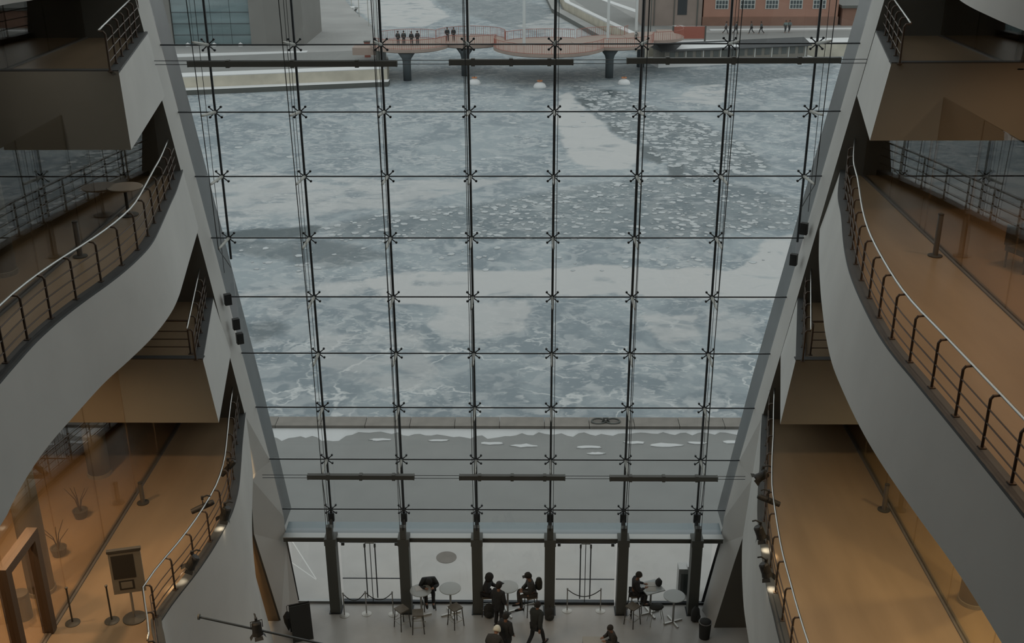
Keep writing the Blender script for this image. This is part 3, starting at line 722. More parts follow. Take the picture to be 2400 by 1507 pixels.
# ------------------------------------------------------------------ people
def skin_mesh(name, V, E, Rr, mat, sub=1):
    me = bpy.data.meshes.new(name); me.from_pydata(V, E, []); o = bpy.data.objects.new(name + '_tmp', me); C.objects.link(o)
    md = o.modifiers.new('s', 'SKIN'); md.use_smooth_shade = True
    if not me.skin_vertices: bm = bmesh.new(); bm.from_mesh(me); bm.verts.layers.skin.verify(); bm.to_mesh(me); bm.free()
    sv = me.skin_vertices[0].data
    for i, r in enumerate(Rr):
        sv[i].radius = r if isinstance(r, tuple) else (r, r); sv[i].use_root = (i == 0)
    m2 = o.modifiers.new('u', 'SUBSURF'); m2.levels = sub; m2.render_levels = sub
    dg = bpy.context.evaluated_depsgraph_get(); dg.update()
    out = bpy.data.meshes.new_from_object(o.evaluated_get(dg)); out.name = name
    bpy.data.objects.remove(o, do_unlink=True)
    out.materials.clear(); out.materials.append(mat)
    out.polygons.foreach_set('use_smooth', [True] * len(out.polygons))
    return out
POSES = {
 'stand': dict(pel=(0, 0, .95), ch=(0, .01, 1.25), nk=(0, .0, 1.46), hd=(0, -.02, 1.60), el=((-.24, .03, 1.14), (.24, .03, 1.14)), wr=((-.2, -.12, .95), (.2, -.12, .95)), kn=((-.1, -.02, .5), (.1, -.02, .5)), an=((-.1, .02, .09), (.11, .02, .09))),
 'walk': dict(pel=(0, 0, .93), ch=(0, -.03, 1.23), nk=(0, -.05, 1.44), hd=(0, -.09, 1.58), el=((-.25, .12, 1.13), (.25, -.1, 1.14)), wr=((-.24, .14, .9), (.22, -.28, .98)), kn=((-.1, -.2, .52), (.1, .08, .5)), an=((-.1, -.3, .1), (.1, .42, .17))),
 'sit': dict(pel=(0, .05, .84), ch=(0, .02, 1.12), nk=(0, -.05, 1.33), hd=(0, -.1, 1.47), el=((-.25, -.08, 1.02), (.25, -.08, 1.02)), wr=((-.12, -.3, 1.06), (.12, -.3, 1.06)), kn=((-.13, -.36, .84), (.13, -.36, .8)), an=((-.12, -.3, .42), (.12, -.26, .38))),
 'sit_bowed': dict(pel=(0, .08, .84), ch=(0, -.02, 1.12), nk=(0, -.2, 1.29), hd=(0, -.36, 1.33), el=((-.3, -.15, 1.0), (.3, -.15, 1.0)), wr=((-.13, -.42, 1.1), (.13, -.42, 1.1)), kn=((-.13, -.34, .82), (.13, -.34, .8)), an=((-.11, -.3, .42), (.12, -.28, .38))),
 'sit_crossed': dict(pel=(0, .05, .84), ch=(0, .0, 1.13), nk=(0, -.05, 1.34), hd=(0, -.09, 1.48), el=((-.26, -.08, 1.02), (.26, -.08, 1.02)), wr=((-.06, -.3, .98), (.1, -.3, .98)), kn=((-.06, -.42, .95), (.12, -.38, .82)), an=((.22, -.44, .62), (.13, -.34, .34))),
 'stoop': dict(pel=(0, .12, .92), ch=(0, -.1, 1.14), nk=(0, -.28, 1.26), hd=(0, -.41, 1.31), el=((-.25, -.2, .98), (.25, -.2, .98)), wr=((-.15, -.4, .85), (.15, -.4, .85)), kn=((-.1, .0, .5), (.1, .0, .5)), an=((-.1, .04, .09), (.1, .04, .09)))}
m_skin = M('skin', 'a07a64', 0.6); SHOE = M('shoe_leather', '1a1917', 0.5)
_pm = {}
def cmat(c):
    if c not in _pm: _pm[c] = M('cloth_' + c, tuple(min(.9, v * 1.7 + .012) for v in lin(c)), 0.9, var=0.1, scale=12)
    return _pm[c]
def person(label, loc, rz, pose='stand', coat='23252a', legs='1c1d20', hair='1d1916', hat=None, coat_len=0.0, tiny=False, sc=1.0, group=None, hood=False, hs=1.12):
    p = POSES[pose]; P = {k: (Vector(v) if not isinstance(v[0], tuple) else [Vector(q) for q in v]) for k, v in p.items()}
    root = thing('person', label, 'person', loc, rz, group); root.scale = (sc, sc, sc)
    up = (P['nk'] - P['ch']).normalized(); sx = Vector((1, 0, 0))
    sh = [P['nk'] - up * 0.07 + sx * s * 0.17 for s in (-1, 1)]; hp = [P['pel'] + sx * s * 0.09 - Vector((0, 0, .03)) for s in (-1, 1)]
    toe = [a + Vector((0.01, -.17, -.045)) for a in P['an']]
    V = [P['pel'], P['ch'], P['nk'], P['hd']]; R_ = [(.13, .1), (.15, .105), .052, .07]; E_ = [(0, 1), (1, 2), (2, 3)]
    for i in (0, 1):
        b = len(V); V += [sh[i], P['el'][i], P['wr'][i]]; R_ += [.055, .042, .03]; E_ += [(1, b), (b, b + 1), (b + 1, b + 2)]
        b = len(V); V += [hp[i], P['kn'][i], P['an'][i], toe[i]]; R_ += [.085, .06, .042, .04]; E_ += [(0, b), (b, b + 1), (b + 1, b + 2), (b + 2, b + 3)]
    body = skin_mesh('body', [tuple(v) for v in V], E_, R_, m_skin)
    bm = bmesh.new(); bm.from_mesh(body)
    # head: skull, nose, ears, eyes; hands: palm, four fingers and a thumb
    hdir = (P['hd'] - P['nk']).normalized(); tilt = math.atan2(-hdir.y, hdir.z) * 0.9
    Mh = Matrix.Translation(P['hd']) @ Matrix.Rotation(tilt, 4, 'X')
    def ball(r, c, s=(1, 1, 1), seg=12):
        bmesh.ops.create_uvsphere(bm, u_segments=seg, v_segments=max(6, seg // 2 + 2), radius=r, matrix=Mh @ Matrix.Translation(c) @ Matrix.Diagonal((*s, 1)))
    ball(.095, (0, 0, .02), (.82, 1.0, 1.2), 16)
    if not tiny:
        ball(.02, (0, -.098, .01), (.7, 1.0, 1.3), 8); ball(.02, (.08, 0, .01), (.4, .8, 1.4), 8); ball(.02, (-.08, 0, .01), (.4, .8, 1.4), 8)
        ball(.012, (0, -.092, -.035), (2.0, .6, .6), 8); ball(.013, (.03, -.085, .035), (1, .6, .7), 8); ball(.013, (-.03, -.085, .035), (1, .6, .7), 8)
    mb = MB()
    for i in (0, 1):
        d = (P['wr'][i] - P['el'][i]).normalized(); s = (1 if i else -1)
        side = d.cross(Vector((0, 0, 1)));
        if side.length < .2: side = Vector((0, -1, 0))
        side.normalize(); w = P['wr'][i]; nrm = side.cross(d)
        mb.tube([w, w + d * .045, w + d * .085], [.026, .036, .03], 8)
        if not tiny:
            for k in range(4):
                o_ = side * (k - 1.5) * .019; L = (.062, .075, .07, .055)[k]
                mb.tube([w + d * .075 + o_, w + d * (.075 + L * .5) + o_ * 1.1 - nrm * .006, w + d * (.075 + L) * .98 + o_ * 1.1 - nrm * .025], [.0095, .0085, .007], 6)
            mb.tube([w + d * .03 - side * .03, w + d * .06 - side * .055, w + d * .095 - side * .058 - nrm * .01], [.012, .0105, .008], 6)
    me2 = bpy.data.meshes.new('h'); me2.from_pydata(mb.v, [], mb.f); bm.from_mesh(me2); bpy.data.meshes.remove(me2)
    bm.to_mesh(body); bm.free(); body.polygons.foreach_set('use_smooth', [True] * len(body.polygons))
    link('body', body, root)
    # coat
    V = [P['pel'] + Vector((0, 0, .02)), P['ch'], P['nk'] - up * .03]; R_ = [(.215, .18), (.235, .175), (.085, .09)]; E_ = [(0, 1), (1, 2)]
    for i in (0, 1):
        b = len(V); V += [sh[i], P['el'][i], P['wr'][i]]; R_ += [.105, .082, .06]; E_ += [(1, b), (b, b + 1), (b + 1, b + 2)]
    if coat_len > 0:
        b = len(V); dn = ((P['kn'][0] + P['kn'][1]) / 2 - P['pel']).normalized()
        V += [P['pel'] + dn * coat_len]; R_ += [(.25, .2)]; E_ += [(0, b)]
    link('coat', skin_mesh('coat', [tuple(v) for v in V], E_, R_, cmat(coat)), root)
    V = [P['pel'] - Vector((0, 0, .02))]; R_ = [(.155, .12)]; E_ = []
    for i in (0, 1):
        b = len(V); V += [hp[i], P['kn'][i], P['an'][i]]; R_ += [.1, .075, .06]; E_ += [(0, b), (b, b + 1), (b + 1, b + 2)]
    link('trousers', skin_mesh('trousers', [tuple(v) for v in V], E_, R_, cmat(legs)), root)
    if not tiny:
        for i in (0, 1):
            mb = MB(); a = P['an'][i]; mb.tube([a + Vector((0, .06, -.045)), a + Vector((0, 0, -.03)), toe[i] + Vector((0, .02, -.0)), toe[i] + Vector((0, -.06, -.01))], [.042, .052, .048, .03], 8)
            mb.build('shoe', SHOE, root, smooth=True)
    mb = MB()
    cap = [(.1 * math.sin(t), .1 * math.cos(t)) for t in [math.pi * k / 14 for k in range(0, 9)]]
    if hood: mb.lathe([(r * 1.35, z * 1.35) for r, z in cap] + [(.13, -.09), (.1, -.14)], n=18, M4=Mh @ Matrix.Translation((0, .025, .02)) @ Matrix.Diagonal((.9, 1.05, 1.1, 1)))
    else: mb.lathe([(r * hs, z * hs) for r, z in cap], n=18, M4=Mh @ Matrix.Translation((0, .012, .03)) @ Matrix.Rotation(-.35, 4, 'X') @ Matrix.Diagonal((.88, 1.04, 1.18, 1)))
    mb.build('hood' if hood else 'hair', cmat(coat if hood else hair), root, smooth=True)
    if hat:
        mb = MB(); mb.lathe([(0, .125), (.05, .12), (.09, .09), (.105, .04), (.108, .0)], n=18, M4=Mh @ Matrix.Translation((0, .0, .06)) @ Matrix.Diagonal((.92, 1.05, 1, 1)))
        h_ = mb.build('cap', cmat(hat), root, smooth=True)
        MB().box(-.07, .07, -.19, -.08, .055, .07, Mh).build('visor', cmat(hat), h_)
    return root

# ------------------------------------------------------------------ far shore
m_land = M('snowy_ground', '9b9b99', 0.9, var=0.12, scale=0.15)
m_quay = M('quay_concrete', 'b9b3a4', 0.85, var=0.15, scale=0.5)
m_road = M('far_road', '868785', 0.9, var=0.05, scale=0.3)
def prism(name, poly, z0, z1, mats, parent=None):
    b = MB(); n = len(poly); lo = [b.vert((*p, z0)) for p in poly]; hi = [b.vert((*p, z1)) for p in poly]
    b.cur = 1
    for i in range(n): b.face((lo[i], lo[(i + 1) % n], hi[(i + 1) % n], hi[i]))
    b.cur = 0; b.face(hi); return b.build(name, mats, parent)
gl = struct(tag(prism('ground', [(-110, 85), (-41.3, 98.9), (-17.9, 104.2), (-18.6, 112), (-25, 144), (-30.5, 162), (-38, 193), (-62, 300), (-110, 300)], -2.5, 0.1, [m_land, m_quay]), 'far quay with snowy ground left of the canal', 'quay'))
prism('road', [(-110, 92), (-41.9, 101.6), (-19, 106.6), (-21.5, 119), (-44, 113.6), (-110, 100)], 0.0, 0.11, [m_road, m_road], gl)
prism('snow_bank', [(-110, 85.2), (-41.3, 99.1), (-18.2, 104.4), (-18.8, 106.4), (-42, 101.6), (-110, 91)], 0.0, 0.16, [m_snow, m_snow], gl)
prism('snow_bank', [(-110, 100), (-44, 113.6), (-30, 116.8), (-30, 118), (-44, 116), (-110, 104)], 0.0, 0.18, [m_snow, m_snow], gl)
prism('pontoon', [(-110, 83.0), (-41.2, 97.3), (-17.6, 102.6), (-17.6, 104.3), (-41.2, 99.0), (-110, 85)], -1.85, -1.12, [m_snow, m_steel2], gl)
gr = struct(tag(prism('ground', [(15.5, 122), (20, 122.5), (44, 124), (110, 128), (110, 300), (2, 300), (5.6, 172), (9, 155), (13.8, 133.5)], -2.5, 0.1, [m_land, m_quay]), 'far quay with road right of the canal', 'quay'))
prism('road', [(17, 124), (45, 126), (110, 130), (110, 138), (45, 136), (24, 134), (16, 150), (9, 200), (5, 240), (4, 200), (11, 150)], 0.0, 0.11, [m_road, m_road], gr)
prism('snow_bank', [(17, 122.8), (44, 124.6), (110, 128.2), (110, 131), (45, 128.6), (26, 126.6), (19, 126)], 0.0, 0.17, [m_snow, m_snow], gr)
prism('snow_bank', [(26, 136.2), (47, 137.2), (110, 139), (110, 140), (47, 138.4), (26, 137.4)], 0.0, 0.17, [m_snow, m_snow], gr)
prism('snow_bank', [(13.9, 133.6), (14.9, 133.8), (6.6, 172), (4, 240), (3, 240), (5.7, 172)], 0.0, 0.17, [m_snow, m_snow], gr)
prism('snow_bank', [(22.8, 134.6), (24.4, 134.6), (13.2, 176), (9, 240), (7.6, 240), (12, 176)], 0.0, 0.16, [m_snow, m_snow], gr)
prism('mooring_jetty', [(11.3, 133), (13.2, 133.2), (5.0, 172), (2.0, 240), (0.6, 240), (3.4, 172)], -1.9, -1.0, [m_land, m_steel2], gr)

# grey building with a glazed hall on the left shore
t = thing('grey_building', 'large plain grey building with a glazed front beyond the left quay', 'building', (-42, 122.8, 0.1))
m_gb = M('grey_render', '7c7b77', 0.8, var=0.05, scale=0.3); m_bg = M('bluegreen_glass', '6a7d80', 0.08, 0.0, spec=1.0, var=0.2, scale=0.5, stretch=(0.3, 1, 2))
MB().box(-20, -7.3, 0, 14, 0, 16).build('wall', m_gb, t); MB().box(3.4, 10.6, 0, 14, 0, 16).build('wall', m_gb, t); MB().box(-7.3, 3.4, 0, 14, 6.6, 16).build('wall', m_gb, t); MB().box(-7.3, 3.4, 0.9, 14, 0, 6.6).build('back_wall', m_gb, t)
for j, (za, zb) in enumerate(((0.15, 1.4), (1.45, 2.9), (2.95, 4.4), (4.45, 6.5))):
    for k in range(4):
        xa = -7.2 + k * 2.65
        p_ = MB().box(xa, xa + 2.6, 0.3, 0.35, za, zb).build('window_pane', m_bg, t)
    MB().box(-7.2, 3.3, 0.22, 0.3, zb, zb + 0.06).build('window_rail', m_steel, t)
for k in range(3): MB().lathe([(0.0, 0), (.3, .02), (.34, .3), (.0, .55)], (-5.2 + k * 3.6, -0.5, 0), 12).build('snow_bush', m_snow, t)
# brick-red warehouse on the right shore
t = thing('red_building', 'red rendered warehouse with white gridded windows beyond the right quay', 'building', (35, 141.4, 0.1))
m_red = M('red_render', 'a07a6a', 0.85, var=0.06, scale=0.4); m_red2 = M('red_plinth', '846557', 0.85, var=0.08, scale=0.6); m_wf = M('white_frame', 'b9bcb9', 0.6); m_pane = M('dark_pane', '4b5355', 0.1)
MB().box(-9.4, 10.8, 0, 12, 1.3, 14).build('wall', m_red, t); MB().box(-9.5, 10.9, -0.12, 12, 0, 1.3).build('plinth', m_red2, t)
for xa, xb in ((-3.9, -1.8), (-0.1, 1.7), (3.5, 5.3), (7.0, 8.8), (-7.6, -5.8)):
    w_ = MB().box(xa - .08, xb + .08, -0.06, 0.02, 2.45, 4.95).build('window_frame', m_wf, t)
    for i in range(4):
        for j in range(4):
            dx = (xb - xa) / 4; dz = 2.4 / 4
            MB().box(xa + i * dx + .05, xa + (i + 1) * dx - .05, -0.08, -0.06, 2.5 + j * dz + .05, 2.5 + (j + 1) * dz - .05).build('pane', m_pane, w_)
t = thing('brick_annex', 'pale pink annex with drainpipes left of the red warehouse', 'building', (20.8, 141.5, 0.1))
MB().box(-4.5, 4.6, 0, 10, 0, 11).build('wall', M('pink_grey_render', '8f827a', 0.85, var=0.08, scale=0.5), t)
for x in (-2.6, 0.4, 3.9): MB().tube([(x, -0.1, 0), (x, -0.1, 11)], 0.07, 6).build('drainpipe', m_steel2, t)
MB().box(0.9, 2.3, -0.06, 0.0, 1.6, 4.0).build('shuttered_window', m_steel, t)
t = thing('dark_shed', 'low dark roofed shed right of the red warehouse', 'building', (50.4, 141, 0.1))
MB().box(-4, 6, 0, 8, 0, 2.6).build('wall', m_red2, t); MB().box(-4.3, 6.3, -0.4, 8.4, 2.6, 3.0).build('roof', m_steel2, t)
# low pavilion boat moored at the right quay
t = thing('pavilion_boat', 'long low grey pavilion boat with many windows moored at right quay', 'boat', (17.0, 115.9, -1.7), math.atan2(5.0, 19.8))
m_hb = M('weathered_boards', '77746d', 0.85, var=0.12, scale=2); m_roof = M('dark_felt_roof', '4d4f50', 0.9, var=0.08, scale=1)
MB().box(-1.0, 21, -0.5, 5.0, -0.1, 0.5).build('pontoon_hull', m_snow, t)
b = MB(); b.box(0, 20.4, 0, 4.4, 0.5, 2.1); b.build('cabin', m_hb, t)
b = MB(); i = [b.vert(p) for p in ((-.5, -.3, 2.05), (20.8, -.3, 2.05), (20.8, 2.2, 2.75), (-.5, 2.2, 2.75), (20.8, 4.7, 2.05), (-.5, 4.7, 2.05), (-.5, -.3, 1.95), (20.8, -.3, 1.95), (20.8, 4.7, 1.95), (-.5, 4.7, 1.95))]
for f in ((0, 1, 2, 3), (3, 2, 4, 5), (0, 3, 5, 9, 6), (1, 7, 8, 4, 2), (6, 7, 1, 0), (5, 4, 8, 9), (6, 9, 8, 7)): b.face([i[k] for k in f])
b.build('roof', m_roof, t)
MB().poly([(1.6, .1, 2.18), (10.5, .1, 2.18), (10.5, 1.6, 2.6), (3.0, 1.6, 2.6)]).build('roof_snow', m_snow, t)
for k in range(16):
    MB().box(0.7 + k * 1.22, 1.45 + k * 1.22, -0.04, 0.02, 1.0, 1.85).build('window', M('pavilion_window', '565a58', 0.2) if k == 0 else bpy.data.materials['pavilion_window'], t)
    if k % 2: MB().box(1.66 + k * 1.22, 1.78 + k * 1.22, -0.06, 0.0, 0.5, 2.05).build('white_post', m_wf, t)

# the round-platform footbridge
br = thing('footbridge', 'footbridge of round platforms with red railings and white masts', 'bridge', (0, 0, 0))
m_deck = M('bridge_deck', '9a8a80', 0.8, var=0.06, scale=0.5); m_redr = M('red_rail', 'a06254', 0.5); m_pier = M('dark_pier', '4e5558', 0.7); m_mast = M('white_mast', 'c3c8c8', 0.4)
PL = [(-15.6, 110.2, 4.9, 2.2), (-8.2, 113.2, 4.6, 2.2), (1.8, 108.2, 6.9, 2.2), (9.8, 111.5, 5.2, 2.2), (15.4, 115.6, 3.9, 2.2)]
for j, (cx, cy, r, z) in enumerate(PL):
    MB().lathe([(r - .5, -.5), (r, -.35), (r, 0)], (cx, cy, z + 0.03 * j), 48).build('platform', m_deck, br)
    rl = MB()
    def gap(a):
        q = Vector((cx + r * math.cos(a), cy + r * math.sin(a)))
        if any((q - Vector(o_[:2])).length < o_[2] - .1 for k, o_ in enumerate(PL) if k != j): return True
        return (j == 0 and q.x < cx - r * .88) or (j == 4 and q.y > cy + r * .6)
    n = int(r * 2 * math.pi / .28); angs = [2 * math.pi * k / n for k in range(n + 1)]
    for k in range(n):
        if gap(angs[k]) : continue
        x, y = cx + (r - .08) * math.cos(angs[k]), cy + (r - .08) * math.sin(angs[k])
        rl.tube([(x, y, z), (x, y, z + 1.15)], .014 if k % 4 else .026, 4, cap=False)
        if not gap(angs[k + 1]):
            x2, y2 = cx + (r - .08) * math.cos(angs[k + 1]), cy + (r - .08) * math.sin(angs[k + 1])
            rl.tube([(x, y, z + 1.15), (x2, y2, z + 1.15)], .032, 5, cap=False); rl.tube([(x, y, z + .1), (x2, y2, z + .1)], .025, 4, cap=False)
    tag(rl.build('wire_railing', m_redr, br), kind='stuff')
for x, y in ((-15.7, 106.6), (-8.7, 109.8), (9.3, 108.2), (13.9, 116)):
    MB().lathe([(.5, -3.9), (.5, -1.6), (.6, -1.2), (1.1, -.5)], (x, y, 2.2), 16).build('pier', m_pier, br, smooth=True)
for x, y, h_ in ((-1.3, 108.2, 17), (9.3, 112.5, 16), (13.2, 116.2, 14), (-20.0, 112.5, 15), (-8.6, 117, 15)):
    MB().tube([(x, y, 2.2), (x, y, 2.2 + h_)], [.19, .12], 12).build('mast', m_mast, br)
MB().box(-22.6, -19.2, 108.4, 111.0, 1.1, 2.0).build('ramp', m_deck, br); MB().box(-19.6, -18.8, 107.9, 111.4, -0.4, 2.1).build('abutment', m_steel2, br)
MB().box(16.5, 18.6, 117.5, 123, 1.3, 2.1).build('ramp', m_deck, br)
t = thing('red_sentry_post', 'small red bridge gate post on the left shore', 'gate', (-21.4, 113.2, 0.1)); MB().box(-.35, .35, -.35, .35, 0, 1.9).build('box', m_redr, t); MB().box(-.4, .4, -.4, .4, 1.9, 2.05).build('lid', m_steel2, t)
t = thing('red_sentry_post', 'wide red bridge gate panel at the right bridge end', 'gate', (21.2, 124.3, 0.1)); MB().box(-2.2, 2.2, -.15, .15, 0.6, 2.2).build('panel', m_redr, t); MB().box(-2.3, -2.1, -.2, .2, 0, 2.3).build('post', m_steel2, t); MB().box(2.1, 2.3, -.2, .2, 0, 2.3).build('post', m_steel2, t)
# marker buoys frozen in the ice before the bridge
for x, y, w in ((-7.3, 104.1, 'leftmost'), (0.6, 101.9, 'middle'), (10.8, 103.9, 'rightmost')):
    t = thing('marker_buoy', 'white buoy with orange top in the ice, %s of three' % w, 'buoy', (x, y, -1.7), 0, 'buoys before the footbridge')
    MB().lathe([(.72, -.1), (.78, .12), (.62, .42), (.3, .6), (0, .66)], n=20).build('float', m_snow, t, smooth=True)
    MB().tube([(.28 * math.cos(a), .28 * math.sin(a), .78) for a in [2 * math.pi * k / 16 for k in range(16)]], .07, 6, closed=True).build('top_ring', M('orange_ring', 'b87a52', .6) if x < -7 else bpy.data.materials['orange_ring'], t)
    MB().tube([(0, 0, .5), (0, 0, 1.0)], .04, 6).build('pin', m_steel2, t)
# boats, lamp posts and people on the far side
for k, (x, y, rz, w) in enumerate(((-27.6, 141, .2, 'nearest the footbridge'), (-30.6, 152, .2, 'second from the footbridge'), (-34.6, 170, .15, 'farthest up the canal'))):
    t = thing('sailing_boat', 'small snow-covered sailing boat in the left canal, ' + w, 'boat', (x + 2.6, y, -1.6), rz + 1.5, 'boats in the canal')
    b = MB(); n = 9
    ring = [[b.vert((-3.2 + 6.4 * i / (n - 1), s * wd * math.sin(math.pi * min(1, .12 + .88 * (1 - abs(i / (n - 1) - .4) * 1.35))), zz)) for i in range(n)] for s, wd, zz in ((-1, 1.1, .8), (-1, .5, 0), (1, .5, 0), (1, 1.1, .8))]
    for a, c in zip(ring, ring[1:] + ring[:1]):
        for i in range(n - 1): b.face((a[i], a[i + 1], c[i + 1], c[i]))
    b.build('hull', m_steel2, t); MB().box(-1.4, 1.2, -.55, .55, .75, 1.25).build('cabin', m_snow, t); MB().tube([(.9, 0, .8), (.9, 0, 9)], .06, 6).build('mast', m_strut, t)
for x, y, h_, w in ((24.4, 139.8, 7, 'tall dark lamp post before the pink annex'), (16.2, 127, 5.5, 'slim dark lamp post at the right bridge end')):
    t = thing('lamp_post', w, 'lamp post', (x, y, 0.1)); MB().tube([(0, 0, 0), (0, 0, h_)], .07, 8).build('pole', m_steel2, t); MB().lathe([(.12, 0), (.2, .2), (.05, .35)], (0, 0, h_), 12).build('lantern', m_strut, t)
fp = [((-16.9, 108.7, 2.2), 2.9, '2a2c2c', 'dark-clad walker on the round platform, leftmost of four'), ((-16.2, 108.9, 2.2), 3.3, '303232', 'dark-clad walker second from left of the four on the platform'), ((-15.2, 108.4, 2.2), 3.0, '232526', 'dark-clad walker third from left of the four on the platform'), ((-14.5, 108.9, 2.2), 3.4, '2b2a2c', 'dark-clad walker rightmost of the four on the platform'),
      ((-11.0, 111.8, 2.2), 0.2, '222527', 'left one of two people standing by the red bridge railing'), ((-10.2, 111.8, 2.2), -.2, '202325', 'right one of two people standing by the red bridge railing'),
      ((27.6, 132.6, .1), 1.6, '4b4a4a', 'quay walker in pale hat, leftmost before the warehouse'), ((29.0, 132.4, .1), 1.6, '35383a', 'quay walker second from left before the warehouse'), ((31.3, 132.6, .1), -1.5, '44423f', 'quay walker third from left before the warehouse'), ((32.7, 132.5, .1), -1.5, '3b3f40', 'quay walker with light bag, fourth from left before the warehouse'), ((36.4, 133.7, .1), 0, '54605e', 'quay walker in greenish coat, left one of the far right pair'), ((37.0, 133.9, .1), 0, '4c5453', 'quay walker in grey coat, right one of the far right pair')]
for loc, rz, c, lab in fp: person(lab, loc, rz, 'walk' if loc[0] > 20 else 'stand', coat=c, legs='26282a', tiny=True, sc=1.03, group='people across the harbour')
t = thing('bicycle', 'parked bicycle standing on the bridge near its right end', 'bicycle', (13.0, 113.6, 2.2), 1.2)
for x in (-.5, .5): MB().tube([(x + .33 * math.cos(a), 0, .34 + .33 * math.sin(a)) for a in [2 * math.pi * k / 18 for k in range(18)]], .03, 5, closed=True).build('wheel', m_black, t)
MB().tube([(-.5, 0, .34), (-.15, 0, .85), (.35, 0, .85), (.5, 0, .34)], .025, 6).tube([(-.15, 0, .85), (0, 0, .34), (.35, 0, .85)], .025, 6).build('frame', m_steel2, t)
MB().tube([(.35, -.25, 1.0), (.32, 0, .98), (.35, .25, 1.0)], .02, 6).build('handlebar', m_steel2, t); MB().box(-.3, -.05, -.08, .08, .88, .94).build('saddle', m_black, t)
# ------------------------------------------------------------------ cafe furniture on the atrium floor
m_top = M('pale_table_top', 'aeb4b3', 0.25); m_seat = M('wood_seat', '6d665a', 0.5, var=0.12, scale=8); m_leg = M('dark_leg', '514f4a', 0.5, 0.4); m_foot = M('light_metal_foot', 'c0c0bb', 0.4, 0.5); m_dk = M('black_cloth', '3a3b3a', 0.9)
tw = []
def table(x, y, label, h=1.06, r=0.36, square=False):
    t = thing('bar_table', label, 'table', (x, y, 0), 0.4, 'bar tables by the facade')
    if square: MB().box(-.34, .34, -.34, .34, h - .03, h).build('table_top', m_top, t)
    else: MB().lathe([(r - .01, h - .03), (r, h - .02), (r, h - .005), (r - .015, h)], n=36).build('table_top', m_top, t)
    MB().tube([(0, 0, .05), (0, 0, h - .03)], .035, 12).build('stem', m_alu, t)
    for k in range(4):
        f = MB().box(.02, .34, -.03, .03, .0, .05).build('foot', m_foot, t); f.rotation_euler = (0, 0, k * math.pi / 2)
    return t
table(-4.28, -.74, 'round bar table with papers before the hunched seated person')
table(-3.31, -.62, 'round bar table between hunched person and central column')
table(-1.40, -.52, 'round bar table between the two facing seated people')
table(3.38, -.50, 'square bar table with an open newspaper', square=True)
table(4.09, -.98, 'empty round bar table nearest the right wall')
def stool_proto(x, y, rz, label):
    t = thing('bar_stool', label, 'stool', (x, y, 0), rz, 'wooden bar stools')
    b = MB(); n = 4; pr = [(-.18, -.18), (.18, -.18), (.18, .18), (-.18, .18)]
    lo = [b.vert((*p, .70)) for p in pr]; hi = [b.vert((p[0], p[1], .74)) for p in pr]
    for i in range(4): b.face((lo[i], lo[(i + 1) % 4], hi[(i + 1) % 4], hi[i]))
    b.face(hi); b.face(lo[::-1]); b.build('seat', m_seat, t)
    for px, py in pr: MB().tube([(px * .85, py * .85, .7), (px * 1.08, py * 1.08, 0)], .017, 8).build('leg', m_leg, t)
    for i in range(4):
        a, c = pr[i], pr[(i + 1) % 4]; MB().tube([(a[0] * 1.0, a[1] * 1.0, .26), (c[0] * 1.0, c[1] * 1.0, .26)], .014, 6).build('foot_rail', m_foot, t)
    return t
st = stool_proto(-4.87, -1.3, .75, 'wooden bar stool beside the second column, left of two')
for x, y, rz, lab in ((-4.32, -1.5, .1, 'wooden bar stool in front of the papered table'), (-3.11, -1.2, .7, 'wooden bar stool before the table nearest the central column'), (2.73, -1.1, .8, 'wooden bar stool in front of the reading person'), (-4.06, -.27, .2, 'bar stool under the hunched person'), (-2.08, -.56, .1, 'bar stool under the hooded seated person'), (-.62, -.56, .3, 'bar stool under the seated person in a cap'), (2.86, -.46, .2, 'bar stool under the reading person')):
    c = copy_tree(st); c.location = (x, y, 0); c.rotation_euler = (0, 0, rz); c['label'] = lab
t = thing('chair', 'black padded seat with thin bright legs beside the newspaper table', 'chair', (3.52, -1.02, 0), .2)
MB().lathe([(.0, .6), (.19, .6), (.22, .64), (.2, .69), (0, .7)], n=22, M4=Matrix.Diagonal((1.1, .8, 1, 1))).build('seat', m_dk, t, smooth=True)
for a, b_ in ((-.18, -.13), (.18, -.13), (.18, .13), (-.18, .13)): MB().tube([(a * .8, b_ * .8, .6), (a * 1.4, b_ * 1.4, 0)], .012, 6).build('leg', m_foot, t)
# things on the tables
t = thing('newspaper', 'open newspaper lying on the square table', 'newspaper', (3.36, -.5, 1.062), .0)
for s in (-1, 1): MB().box(-.17, .17, s * .13 - .12, s * .13 + .12, 0, .006).build('page', M('newsprint_%d' % s, 'b9b7b0', .9), t)
t = thing('handbag', 'small dark bag on the edge of the newspaper table', 'bag', (3.63, -.42, 1.06))
MB().lathe([(.07, 0), (.11, .06), (.12, .16), (.07, .24), (0, .25)], n=14).build('body', m_dk, t, smooth=True); MB().tube([(-.06, 0, .22), (0, 0, .32), (.06, 0, .22)], .01, 6).build('strap', m_dk, t)
t = thing('paper_sheet', 'white sheet of paper on the table of the hunched person', 'paper', (-4.36, -.66, 1.062), .3); MB().box(-.11, .11, -.13, .13, 0, .004).build('sheet', m_snow, t)
t = thing('cup', 'small dark cup on the table of the hunched person', 'cup', (-4.16, -.66, 1.062)); MB().lathe([(.03, 0), (.042, .08), (.037, .08), (.028, .01)], n=14).build('wall', m_dk, t); MB().tube([(.04, 0, .06), (.065, 0, .045), (.037, 0, .02)], .006, 6).build('handle', m_dk, t)
